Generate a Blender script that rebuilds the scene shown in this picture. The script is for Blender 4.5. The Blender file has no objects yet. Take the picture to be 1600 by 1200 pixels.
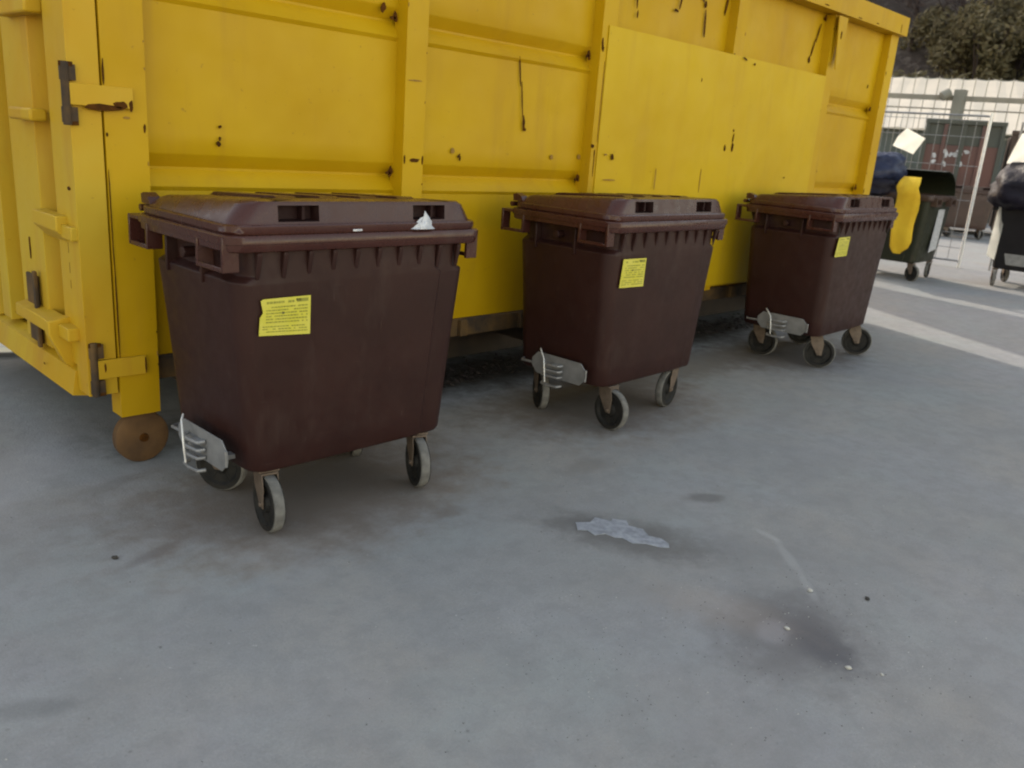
import bpy, math, random
from mathutils import Vector, Matrix, noise
R = math.radians
sc = bpy.context.scene
col = sc.collection

# ------------------------------------------------------------ camera
cam = bpy.data.cameras.new('camera'); co = bpy.data.objects.new('camera', cam); col.objects.link(co)
X = Vector((0.7076689, -0.7027407, 0.0732136)); Yd = Vector((-0.1469782, -0.2477748, -0.9576038)); Fw = Vector((0.6910876, 0.6669057, -0.2786301))
co.matrix_world = Matrix(((X.x, -Yd.x, -Fw.x, 0), (X.y, -Yd.y, -Fw.y, 0), (X.z, -Yd.z, -Fw.z, 1.65), (0, 0, 0, 1)))
cam.sensor_width = 36; cam.lens = 29.488; cam.clip_start = .05; cam.clip_end = 600
sc.camera = co
cam.dof.use_dof = True; cam.dof.focus_distance = 3.9; cam.dof.aperture_fstop = 3.2   # soft phone lens
# ------------------------------------------------------------ sky, sun, exposure
SUN_AZ, SUN_EL = R(68), R(33.5)
w = bpy.data.worlds.new('World'); sc.world = w; w.use_nodes = True
nt = w.node_tree; bg = nt.nodes['Background']; sky = nt.nodes.new('ShaderNodeTexSky')
sky.sky_type = 'NISHITA'; sky.sun_disc = False; sky.sun_elevation = SUN_EL; sky.sun_rotation = R(90) - SUN_AZ
sky.air_density = 1.0; sky.dust_density = .5; sky.ozone_density = 1.0
tint = nt.nodes.new('ShaderNodeMix'); tint.data_type = 'RGBA'; tint.blend_type = 'MULTIPLY'; tint.inputs[0].default_value = 1
tint.inputs[7].default_value = (1.42, 1.02, .68, 1)                  # hazy, slightly warm evening sky
nt.links.new(sky.outputs[0], tint.inputs[6]); nt.links.new(tint.outputs[2], bg.inputs[0]); bg.inputs[1].default_value = .15
sl = bpy.data.lights.new('sun', 'SUN'); sl.energy = 1.0; sl.angle = R(.6); sl.color = (1, .93, .80)
so = bpy.data.objects.new('sun', sl); col.objects.link(so)
ld = Vector((math.cos(SUN_AZ) * math.cos(SUN_EL), math.sin(SUN_AZ) * math.cos(SUN_EL), math.sin(SUN_EL)))
so.rotation_euler = ld.to_track_quat('Z', 'Y').to_euler(); so.location = (0, 0, 20)
sc.view_settings.view_transform = 'Standard'; sc.view_settings.look = 'None'; sc.view_settings.gamma = 1
sc.view_settings.exposure = 1.76
sc.render.engine = 'CYCLES'
sc.cycles.pixel_filter_type = 'BLACKMAN_HARRIS'; sc.cycles.filter_width = 2.1
sc.cycles.max_bounces = 6

# ------------------------------------------------------------ materials
class NT:
    def __init__(s, m): s.t = m.node_tree; s.n = s.t.nodes; s.l = s.t.links
    def add(s, ty, **k):
        n = s.n.new(ty)
        for a, b in k.items(): setattr(n, a, b)
        return n
    def link(s, a, b): s.l.new(a, b)

def newmat(name, rough=.6, metal=0.0, spec=.5):
    m = bpy.data.materials.new(name); m.use_nodes = True
    b = m.node_tree.nodes['Principled BSDF']
    b.inputs['Roughness'].default_value = rough; b.inputs['Metallic'].default_value = metal
    b.inputs['Specular IOR Level'].default_value = spec
    return m, NT(m), b

def noise_fac(t, scale, detail=4, lo=.35, hi=.65, coord='Object', rough=.55, stretch=None):
    tc = t.add('ShaderNodeTexCoord'); src = tc.outputs[coord]
    if stretch:
        mp = t.add('ShaderNodeMapping'); mp.inputs['Scale'].default_value = stretch; t.link(src, mp.inputs[0]); src = mp.outputs[0]
    n = t.add('ShaderNodeTexNoise'); n.inputs['Scale'].default_value = scale; n.inputs['Detail'].default_value = detail
    n.inputs['Roughness'].default_value = rough
    t.link(src, n.inputs['Vector'])
    r = t.add('ShaderNodeMapRange'); r.inputs[1].default_value = lo; r.inputs[2].default_value = hi
    t.link(n.outputs[0], r.inputs[0]); return r.outputs[0], n.outputs[0]

def mixc(t, fac, a, b):
    m = t.add('ShaderNodeMix', data_type='RGBA')
    for s_, v in ((m.inputs[6], a), (m.inputs[7], b)):
        if isinstance(v, tuple): s_.default_value = (*v, 1)
        else: t.link(v, s_)
    if isinstance(fac, (int, float)): m.inputs[0].default_value = fac
    else: t.link(fac, m.inputs[0])
    return m.outputs[2]

def bump(t, b, h, strength=.2, dist=.01):
    n = t.add('ShaderNodeBump'); n.inputs['Strength'].default_value = strength; n.inputs['Distance'].default_value = dist
    t.link(h, n.inputs['Height']); t.link(n.outputs[0], b.inputs['Normal'])

def simple(name, c1, c2, scale=8, rough=.6, metal=0.0, spec=.5, bs=.15, bd=.004, fine=60, coord='Object'):
    m, t, b = newmat(name, rough, metal, spec)
    f, _ = noise_fac(t, scale, 5, coord=coord)
    t.link(mixc(t, f, c1, c2), b.inputs['Base Color'])
    _, raw = noise_fac(t, fine, 3, coord=coord)
    bump(t, b, raw, bs, bd)
    return m

def yellow_paint(name, base, alt, grime=(.30, .16, .02), gf=.38):
    m, t, b = newmat(name, .5, 0, .22)
    f, _ = noise_fac(t, 1.1, 4, .3, .7)
    c = mixc(t, f, base, alt)
    g, _ = noise_fac(t, 2.2, 6, .52, .80, stretch=(3.0, 3.0, .45))       # run-down streaks
    mg = t.add('ShaderNodeMath', operation='MULTIPLY'); mg.inputs[1].default_value = gf; t.link(g, mg.inputs[0])
    c = mixc(t, mg.outputs[0], c, grime)
    s, _ = noise_fac(t, 26, 5, .66, .72, rough=.7)                                # small chips
    ms = t.add('ShaderNodeMath', operation='MULTIPLY'); ms.inputs[1].default_value = .55; t.link(s, ms.inputs[0])
    c = mixc(t, ms.outputs[0], c, (.20, .10, .02))
    t.link(c, b.inputs['Base Color'])
    rr, raw = noise_fac(t, 5, 4, .2, .8)
    mr = t.add('ShaderNodeMapRange'); mr.inputs[3].default_value = .38; mr.inputs[4].default_value = .62
    t.link(rr, mr.inputs[0]); t.link(mr.outputs[0], b.inputs['Roughness'])
    _, raw2 = noise_fac(t, 2.4, 2)
    bump(t, b, raw2, .35, .05)
    return m

M = {}
M['yellow'] = yellow_paint('yellow_container_paint', (.50, .315, .003), (.425, .246, .002))
M['yellow_plate'] = yellow_paint('yellow_plate_paint', (.54, .365, .006), (.48, .305, .004), gf=.25)
M['yellow_door'] = yellow_paint('yellow_door_paint', (.49, .345, .030), (.48, .275, .008), (.36, .15, .02), .55)
M['rust'] = simple('rust', (.095, .036, .006), (.045, .019, .005), 25, .95, spec=.1)
M['scuff'] = simple('faded_scuff', (.30, .17, .02), (.20, .11, .02), 25, .8)
M['rustwheel'] = simple('rusty_roller_steel', (.155, .085, .034), (.09, .05, .024), 7, .8, .3)
M['sill'] = simple('grimy_sill', (.12, .066, .018), (.035, .023, .014), 7, .85)
M['dark_steel'] = simple('dark_underframe_steel', (.03, .022, .018), (.015, .012, .012), 5, .85)

def plastic(name, c1, c2, rough=.42, dust=(.085, .06, .05), spec=.5, da=.28):
    m, t, b = newmat(name, rough, 0, spec)
    f, _ = noise_fac(t, 3, 4)
    c = mixc(t, f, c1, c2)
    s, _ = noise_fac(t, 9, 6, .58, .75, stretch=(1, 1, .35))
    ms = t.add('ShaderNodeMath', operation='MULTIPLY'); ms.inputs[1].default_value = da; t.link(s, ms.inputs[0])
    c = mixc(t, ms.outputs[0], c, dust)
    for st, sc_ in (((1.0, 1.0, 14), 5), ((9, 9, .8), 7)):
        k, _ = noise_fac(t, sc_, 6, .66, .74, stretch=st, rough=.7)
        mk = t.add('ShaderNodeMath', operation='MULTIPLY'); mk.inputs[1].default_value = da * 1.3; t.link(k, mk.inputs[0])
        c = mixc(t, mk.outputs[0], c, tuple(min(.5, v * 1.7) for v in dust))
    t.link(c, b.inputs['Base Color'])
    rr, _ = noise_fac(t, 14, 4, .3, .7)
    mr = t.add('ShaderNodeMapRange'); mr.inputs[3].default_value = rough - .08; mr.inputs[4].default_value = rough + .14
    t.link(rr, mr.inputs[0]); t.link(mr.outputs[0], b.inputs['Roughness'])
    _, raw = noise_fac(t, 160, 2)
    bump(t, b, raw, .12, .001)
    return m
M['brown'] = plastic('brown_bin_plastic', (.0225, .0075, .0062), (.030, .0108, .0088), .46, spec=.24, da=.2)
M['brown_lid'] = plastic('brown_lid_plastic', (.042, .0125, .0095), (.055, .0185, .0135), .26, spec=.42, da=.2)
M['pocket'] = plastic('brown_pocket_plastic', (.018, .006, .006), (.022, .008, .008), .6, spec=.2)
M['green'] = plastic('dark_green_bin_plastic', (.014, .018, .010), (.02, .022, .012), .5, spec=.3)
M['brown_far'] = plastic('faded_brown_plastic', (.045, .025, .018), (.06, .032, .024), .5)
M['black_plastic'] = plastic('black_bin_plastic', (.008, .007, .009), (.013, .012, .014), .5, (.02, .018, .02), spec=.2)
M['grey_plastic'] = plastic('grey_bin_plastic', (.05, .055, .055), (.07, .075, .075), .5)
M['zinc'] = simple('galvanised_steel', (.27, .27, .275), (.19, .19, .195), 14, .5, .4)
M['brightwire'] = simple('bright_wire', (.75, .75, .74), (.6, .6, .6), 30, .4, .3)
M['zincdull'] = simple('dull_castor_steel', (.17, .13, .10), (.11, .08, .06), 22, .6, .35)
M['tyre'] = simple('grey_tyre_rubber', (.17, .165, .155), (.09, .087, .083), 18, .85)
M['rim'] = simple('dark_wheel_centre', (.010, .010, .010), (.022, .020, .018), 18, .7, spec=.25)
M['sticker'] = simple('yellow_sticker_paper', (.52, .48, .035), (.57, .52, .08), 9, .55, bs=.05)
M['ink'] = simple('olive_sticker_ink', (.27, .27, .03), (.20, .19, .02), 30, .6, bs=.02)
M['inkdark'] = simple('dark_sticker_ink', (.07, .07, .02), (.12, .11, .02), 30, .6, bs=.02)
M['whitefilm'] = simple('pale_plastic_film', (.60, .61, .64), (.36, .38, .42), 30, .45)
M['wornpatch'] = simple('worn_grey_patch', (.33, .345, .375), (.21, .22, .245), 30, .75)
M['white'] = simple('white_paper', (.86, .86, .80), (.80, .80, .74), 5, .7)
def sheet(name, c, tr):
    m, t, b = newmat(name, .6, 0, .3); b.inputs['Base Color'].default_value = (*c, 1)
    f, raw = noise_fac(t, 5, 3); cc = mixc(t, f, c, tuple(v * .88 for v in c)); t.link(cc, b.inputs['Base Color'])
    tl = t.add('ShaderNodeBsdfTranslucent'); t.link(cc, tl.inputs['Color']); mx = t.add('ShaderNodeMixShader'); mx.inputs[0].default_value = tr
    t.link(b.outputs[0], mx.inputs[1]); t.link(tl.outputs[0], mx.inputs[2]); t.link(mx.outputs[0], t.n['Material Output'].inputs['Surface']); return m
M['olive'] = sheet('olive_leaf_backlit', (.15, .128, .066), .45)
M['sheet'] = sheet('thin_white_paper', (.92, .92, .88), .75)
M['yellowbag'] = simple('yellow_bag_film', (.66, .44, .03), (.58, .35, .02), 4, .65, spec=.15, bs=.3, bd=.02, fine=9)
M['navy'] = simple('navy_bag_film', (.028, .036, .075), (.016, .02, .045), 5, .42, spec=.25, bs=.5, bd=.03, fine=9)
M['black'] = simple('black_bag_film', (.010, .009, .015), (.016, .014, .024), 5, .5, spec=.15, bs=.6, bd=.03, fine=9)
M['stone'] = simple('pale_pebble', (.50, .49, .45), (.38, .37, .34), 40, .8)
M['darkstone'] = simple('dark_pebble', (.03, .028, .026), (.05, .045, .04), 40, .8)
M['roof'] = simple('cream_sheet_roof', (.56, .505, .42), (.49, .445, .37), .4, .6)
M['shedwall'] = simple('grey_green_cladding', (.10, .115, .105), (.07, .08, .072), .6, .7)
M['fencepaint'] = simple('faded_fence_paint', (.27, .25, .205), (.20, .19, .165), .9, .6)
M['postgrey'] = simple('grey_green_post', (.20, .20, .175), (.16, .16, .14), .9, .7)
M['oxide'] = simple('red_oxide_paint', (.12, .055, .045), (.085, .045, .04), .9, .7)
M['greygreen'] = simple('grey_green_paint', (.060, .068, .060), (.05, .052, .042), .9, .7)
M['oxdark'] = simple('dark_brown_paint', (.075, .045, .033), (.05, .033, .026), .9, .7)
M['wall_grey'] = simple('blocker_wall_grey', (.32, .31, .30), (.25, .245, .24), .5, .8)
M['bark'] = simple('grey_brown_bark', (.048, .034, .032), (.028, .02, .02), 5, .9)
M['dryleaf'] = simple('purple_brown_twigs', (.052, .036, .036), (.03, .022, .026), 1.2, .7)
M['hillm'] = simple('leaf_litter_hill', (.045, .034, .030), (.03, .026, .02), .3, .9, bs=.5, bd=.3, fine=2)

def ground_mat():
    m, t, b = newmat('worn_asphalt', .85, 0, .3)
    f1, _ = noise_fac(t, .55, 5, .3, .7)
    c = mixc(t, f1, (0.314, 0.314, 0.312), (0.384, 0.382, 0.374))
    f2, _ = noise_fac(t, 3.2, 7, .35, .70, rough=.65)
    m2 = t.add('ShaderNodeMath', operation='MULTIPLY'); m2.inputs[1].default_value = .9; t.link(f2, m2.inputs[0])
    c = mixc(t, m2.outputs[0], c, (0.266, 0.266, 0.264))
    f3, _ = noise_fac(t, 1.6, 6, .54, .72)
    m3 = t.add('ShaderNodeMath', operation='MULTIPLY'); m3.inputs[1].default_value = .55; t.link(f3, m3.inputs[0])
    c = mixc(t, m3.outputs[0], c, (0.408, 0.402, 0.396))
    gr, _ = noise_fac(t, 95, 3, .34, .70, rough=.7)                        # aggregate
    mg = t.add('ShaderNodeMath', operation='MULTIPLY'); mg.inputs[1].default_value = .55; t.link(gr, mg.inputs[0])
    c = mixc(t, mg.outputs[0], c, (0.216, 0.214, 0.210))
    sp, _ = noise_fac(t, 42, 2, .70, .76)                                  # dark flecks
    ms = t.add('ShaderNodeMath', operation='MULTIPLY'); ms.inputs[1].default_value = .7; t.link(sp, ms.inputs[0])
    c = mixc(t, ms.outputs[0], c, (.07, .065, .06))
    sp2, _ = noise_fac(t, 31, 2, .73, .78)                                # pale flecks
    c = mixc(t, sp2, c, (0.552, 0.552, 0.528))
    for sc_, cc, am in ((.9, (0.348, 0.318, 0.282), .45), (1.3, (0.306, 0.336, 0.330), .45), (.7, (0.330, 0.330, 0.360), .4)):     # tinted dusty patches
        tcn = t.add('ShaderNodeTexCoord'); mpn = t.add('ShaderNodeMapping'); mpn.inputs['Location'].default_value = (sc_ * 31, sc_ * 17, 0)
        t.link(tcn.outputs['Object'], mpn.inputs[0]); nn = t.add('ShaderNodeTexNoise'); nn.inputs['Scale'].default_value = sc_; nn.inputs['Detail'].default_value = 8; nn.inputs['Roughness'].default_value = .62
        t.link(mpn.outputs[0], nn.inputs['Vector']); mrn = t.add('ShaderNodeMapRange'); mrn.inputs[1].default_value = .48; mrn.inputs[2].default_value = .62; mrn.inputs[4].default_value = am
        t.link(nn.outputs[0], mrn.inputs[0]); c = mixc(t, mrn.outputs[0], c, cc)
    md, _ = noise_fac(t, 8, 9, .45, .60, rough=.74)
    mm = t.add('ShaderNodeMath', operation='MULTIPLY'); mm.inputs[1].default_value = .50; t.link(md, mm.inputs[0])
    c = mixc(t, mm.outputs[0], c, (.23, .23, .228))
    for sc_, st_ in ((17, .75), (63, .6)):      # small dark pits and tar spots
        pv = t.add('ShaderNodeTexVoronoi'); pv.inputs['Scale'].default_value = sc_; pv.inputs['Randomness'].default_value = 1
        pc = t.add('ShaderNodeTexCoord'); t.link(pc.outputs['Object'], pv.inputs['Vector'])
        pr = t.add('ShaderNodeMapRange'); pr.inputs[1].default_value = .05; pr.inputs[2].default_value = .13; pr.inputs[3].default_value = st_; pr.inputs[4].default_value = 0
        t.link(pv.outputs['Distance'], pr.inputs[0]); gate, _ = noise_fac(t, sc_ * .22, 4, .56, .66)
        pm = t.add('ShaderNodeMath', operation='MULTIPLY'); t.link(pr.outputs[0], pm.inputs[0]); t.link(gate, pm.inputs[1])
        c = mixc(t, pm.outputs[0], c, (.12, .115, .11))
    gr2, _ = noise_fac(t, 260, 2, .30, .72, rough=.8)
    mg2 = t.add('ShaderNodeMath', operation='MULTIPLY'); mg2.inputs[1].default_value = .45; t.link(gr2, mg2.inputs[0])
    c = mixc(t, mg2.outputs[0], c, (0.180, 0.178, 0.174))
    geo = t.add('ShaderNodeNewGeometry')
    wn = t.add('ShaderNodeTexNoise'); wn.inputs['Scale'].default_value = 7; wn.inputs['Detail'].default_value = 9; wn.inputs['Roughness'].default_value = .68
    t.link(geo.outputs['Position'], wn.inputs['Vector'])
    # cx, cy, half-length, half-width, angle, strength, colour
    stains_and_shade = [
        (2.70, 1.10, .37, .29, 20, .88, (0.162, 0.156, 0.156)), (2.74, 1.04, .20, .12, 70, .7, (.085, .085, .095)), (2.66, 1.15, .10, .06, 10, .5, (0.288, 0.288, 0.312)),
        (2.85, 1.96, .42, .19, -63, .92, (0.144, 0.138, 0.132)), (3.52, 1.98, .13, .06, -30, .7, (0.144, 0.138, 0.132)),
        (3.26, 1.42, .42, .16, -58, .34, (0.204, 0.204, 0.206)), (2.66, 1.32, .34, .14, 110, .25, (0.360, 0.300, 0.252)),
        (3.35, 2.62, .22, .09, 0, .42, (0.180, 0.168, 0.156)), (2.37, 2.61, .10, .05, 0, .5, (0.168, 0.156, 0.150)),
        (4.03, 1.60, .24, .12, -30, .32, (0.216, 0.216, 0.216)), (1.17, 3.00, .16, .035, 20, .55, (0.156, 0.144, 0.144)),
        (1.28, 3.75, .20, .05, 15, .45, (0.180, 0.168, 0.162)), (.55, 2.32, .16, .05, -30, .5, (0.156, 0.156, 0.156)),
        (2.10, 2.85, .85, .26, 5, .42, (0.270, 0.228, 0.192)), (4.40, 2.75, .85, .22, 5, .36, (0.258, 0.222, 0.192)),
        (2.0, 3.2, .9, .6, 0, .8, (.15, .115, .09)), (4.3, 3.28, .9, .55, 0, .8, (.15, .115, .09)), (7.0, 3.3, .9, .55, 0, .8, (.14, .115, .10)),  # brown dirt under the bins, deepened to paint in the shade there
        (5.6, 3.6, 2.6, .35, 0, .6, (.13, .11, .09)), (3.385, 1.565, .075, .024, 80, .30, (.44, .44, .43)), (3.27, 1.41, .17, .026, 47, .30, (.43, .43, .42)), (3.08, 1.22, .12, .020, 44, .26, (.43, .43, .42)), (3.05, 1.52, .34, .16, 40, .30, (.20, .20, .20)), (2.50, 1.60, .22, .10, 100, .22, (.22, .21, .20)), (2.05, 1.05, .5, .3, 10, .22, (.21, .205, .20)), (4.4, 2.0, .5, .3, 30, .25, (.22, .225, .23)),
        (5.3, 4.30, 3.6, .42, 0, .93, (.045, .036, .028)), (1.02, 4.1, .5, .2, 60, .35, (0.432, 0.432, 0.456)),  # dark strip paints the shade under the container
    ]
    for cx, cy, a, bb, ang, st, cc in stains_and_shade:
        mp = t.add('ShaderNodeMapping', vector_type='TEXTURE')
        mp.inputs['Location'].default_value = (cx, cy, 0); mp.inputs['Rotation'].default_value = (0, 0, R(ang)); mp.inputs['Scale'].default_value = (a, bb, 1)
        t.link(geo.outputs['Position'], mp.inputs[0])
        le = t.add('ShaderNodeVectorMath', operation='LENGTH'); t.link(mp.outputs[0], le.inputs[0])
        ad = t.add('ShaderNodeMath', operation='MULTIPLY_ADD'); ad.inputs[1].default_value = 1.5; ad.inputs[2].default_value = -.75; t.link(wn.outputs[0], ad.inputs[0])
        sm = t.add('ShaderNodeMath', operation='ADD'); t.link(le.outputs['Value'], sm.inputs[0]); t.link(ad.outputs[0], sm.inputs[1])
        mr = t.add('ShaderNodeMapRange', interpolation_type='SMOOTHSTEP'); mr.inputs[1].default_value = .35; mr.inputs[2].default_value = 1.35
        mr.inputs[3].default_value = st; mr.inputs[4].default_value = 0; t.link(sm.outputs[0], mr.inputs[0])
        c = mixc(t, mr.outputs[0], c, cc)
    t.link(c, b.inputs['Base Color'])
    _, r1 = noise_fac(t, 95, 4); _, r2 = noise_fac(t, 2.2, 5)
    a = t.add('ShaderNodeMath', operation='MULTIPLY_ADD'); a.inputs[1].default_value = 6; t.link(r2, a.inputs[0]); t.link(r1, a.inputs[2])
    bump(t, b, a.outputs[0], .45, .006)
    return m
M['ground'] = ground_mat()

# ------------------------------------------------------------ mesh helpers
class MB:
    def __init__(s): s.v = []; s.f = []; s.m = []
    def add(s, vs, fs, mi=0):
        o = len(s.v); s.v += [tuple(v) for v in vs]
        for f in fs: s.f.append([o + i for i in f]); s.m.append(mi)
        return s
    def box(s, x0, x1, y0, y1, z0, z1, mi=0):
        vs = [(x, y, z) for z in (z0, z1) for y in (y0, y1) for x in (x0, x1)]
        return s.add(vs, [(0, 2, 3, 1), (4, 5, 7, 6), (0, 1, 5, 4), (2, 6, 7, 3), (0, 4, 6, 2), (1, 3, 7, 5)], mi)
    def prism(s, pts, axis, a, b, mi=0):
        # pts 2D polygon; axis 'x': pts=(y,z); 'y': pts=(x,z); 'z': pts=(x,y)
        def P(p, t): return {'x': (t, p[0], p[1]), 'y': (p[0], t, p[1]), 'z': (p[0], p[1], t)}[axis]
        n = len(pts)
        return s.add([P(p, a) for p in pts] + [P(p, b) for p in pts],
                     [list(range(n))[::-1], list(range(n, 2 * n))] + [(i, (i + 1) % n, n + (i + 1) % n, n + i) for i in range(n)], mi)
    def tube(s, pts, r, n=8, mi=0, r1=None):
        pts = [Vector(p) for p in pts]; rings = []
        for i, p in enumerate(pts):
            d = (pts[min(i + 1, len(pts) - 1)] - pts[max(i - 1, 0)]).normalized()
            u = d.orthogonal().normalized() if i == 0 else (u - d * u.dot(d)).normalized()
            v = d.cross(u); rr = r if r1 is None else r + (r1 - r) * i / (len(pts) - 1)
            rings.append([p + (u * math.cos(k * 2 * math.pi / n) + v * math.sin(k * 2 * math.pi / n)) * rr for k in range(n)])
        vs = [q for rg in rings for q in rg]; fs = []
        for i in range(len(rings) - 1):
            for k in range(n):
                fs.append((i * n + k, i * n + (k + 1) % n, (i + 1) * n + (k + 1) % n, (i + 1) * n + k))
        fs.append(list(range(n))[::-1]); fs.append([(len(rings) - 1) * n + k for k in range(n)])
        return s.add(vs, fs, mi)
    def lathe(s, prof, n=28, axis='y', c=(0, 0, 0), mi=0):
        # prof (t along axis, radius)
        vs = []
        for t, r in prof:
            for k in range(n):
                a = 2 * math.pi * k / n; ca, sa = r * math.cos(a), r * math.sin(a)
                v = {'y': (ca, t, sa), 'x': (t, ca, sa), 'z': (ca, sa, t)}[axis]
                vs.append((v[0] + c[0], v[1] + c[1], v[2] + c[2]))
        fs = [(i * n + k, i * n + (k + 1) % n, (i + 1) * n + (k + 1) % n, (i + 1) * n + k) for i in range(len(prof) - 1) for k in range(n)]
        fs.append(list(range(n))[::-1]); fs.append([(len(prof) - 1) * n + k for k in range(n)])
        return s.add(vs, fs, mi)
    def loft(s, rings, mi=0, caps=(True, True), skip=()):
        n = len(rings[0]); vs = [p for rg in rings for p in rg]; fs = []
        for i in range(len(rings) - 1):
            for k in range(n):
                if (i, k) in skip: continue
                fs.append((i * n + k, i * n + (k + 1) % n, (i + 1) * n + (k + 1) % n, (i + 1) * n + k))
        if caps[0]: fs.append(list(range(n))[::-1])
        if caps[1]: fs.append([(len(rings) - 1) * n + k for k in range(n)])
        return s.add(vs, fs, mi)
    def build(s, name, mats, parent=None, bevel=0, smooth=40, loc=(0, 0, 0), rot=(0, 0, 0), recalc=True):
        me = bpy.data.meshes.new(name); me.from_pydata(s.v, [], s.f); 
        if not isinstance(mats, (list, tuple)): mats = [mats]
        for m in mats: me.materials.append(m)
        me.polygons.foreach_set('material_index', s.m)
        if recalc:
            import bmesh
            bm = bmesh.new(); bm.from_mesh(me); bmesh.ops.recalc_face_normals(bm, faces=bm.faces); bm.to_mesh(me); bm.free()
        if smooth:
            me.shade_smooth(); me.set_sharp_from_angle(angle=R(smooth))
        o = bpy.data.objects.new(name, me); col.objects.link(o)
        o.location = loc; o.rotation_euler = rot
        if parent: o.parent = parent
        if bevel:
            bv = o.modifiers.new('bevel', 'BEVEL'); bv.width = bevel; bv.segments = 2; bv.limit_method = 'ANGLE'; bv.angle_limit = R(38)
        return o

def tag(o, label=None, cat=None, group=None, kind=None):
    if label: o['label'] = label
    if cat: o['category'] = cat
    if group: o['group'] = group
    if kind: o['kind'] = kind
    return o
def empty(name, loc=(0, 0, 0), rz=0, parent=None):
    o = bpy.data.objects.new(name, None); col.objects.link(o); o.location = loc; o.rotation_euler = (0, 0, rz)
    o.empty_display_size = .2
    if parent: o.parent = parent
    return o
def copy_tree(o, parent=None):
    c = o.copy(); col.objects.link(c); c.parent = parent
    for ch in list(o.children): copy_tree(ch, c)
    return c
def blob(cx, cy, a, b, ang, rnd, n=11, jag=.35):
    """irregular flat outline"""
    out = []
    for k in range(n):
        t = 2 * math.pi * k / n; r = 1 - jag * rnd.random()
        x, y = a * r * math.cos(t), b * r * math.sin(t)
        out.append((cx + x * math.cos(ang) - y * math.sin(ang), cy + x * math.sin(ang) + y * math.cos(ang)))
    return out

# ------------------------------------------------------------ ground, hill
g = MB(); g.add([(-90, -90, 0), (130, -90, 0), (130, 130, 0), (-90, 130, 0)], [(0, 1, 2, 3)])
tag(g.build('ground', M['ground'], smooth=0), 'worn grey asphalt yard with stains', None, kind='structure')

def hill():
    mb = MB(); U = Vector((.93, .37, 0)); V = Vector((-.37, .93, 0)); nu, nv = 34, 60; vs = []
    for i in range(nu + 1):
        for j in range(nv + 1):
            u = 49 + i * 1.9; v = -70 + j * 1.7
            p = U * u + V * v
            h = max(0, (u - 50)) * .80 + 1.2 * noise.noise(p * .12) * min(1, (u - 49) / 6) - .3
            vs.append((p.x, p.y, h))
    fs = [(i * (nv + 1) + j, (i + 1) * (nv + 1) + j, (i + 1) * (nv + 1) + j + 1, i * (nv + 1) + j + 1) for i in range(nu) for j in range(nv)]
    mb.add(vs, fs)
    tag(mb.build('hill', M['hillm'], smooth=180), 'dark wooded hillside behind the yard', kind='structure')
    return U, V
HU, HV = hill()

# ------------------------------------------------------------ roll-off container
def rusts(mb, items, axis_y, mi, rnd, th=.0025):
    for (x, z, a, b, ang) in items:
        mb.prism(blob(x, z, a, b, R(ang), rnd), 'y', axis_y - th, axis_y + .001, mi)

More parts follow.
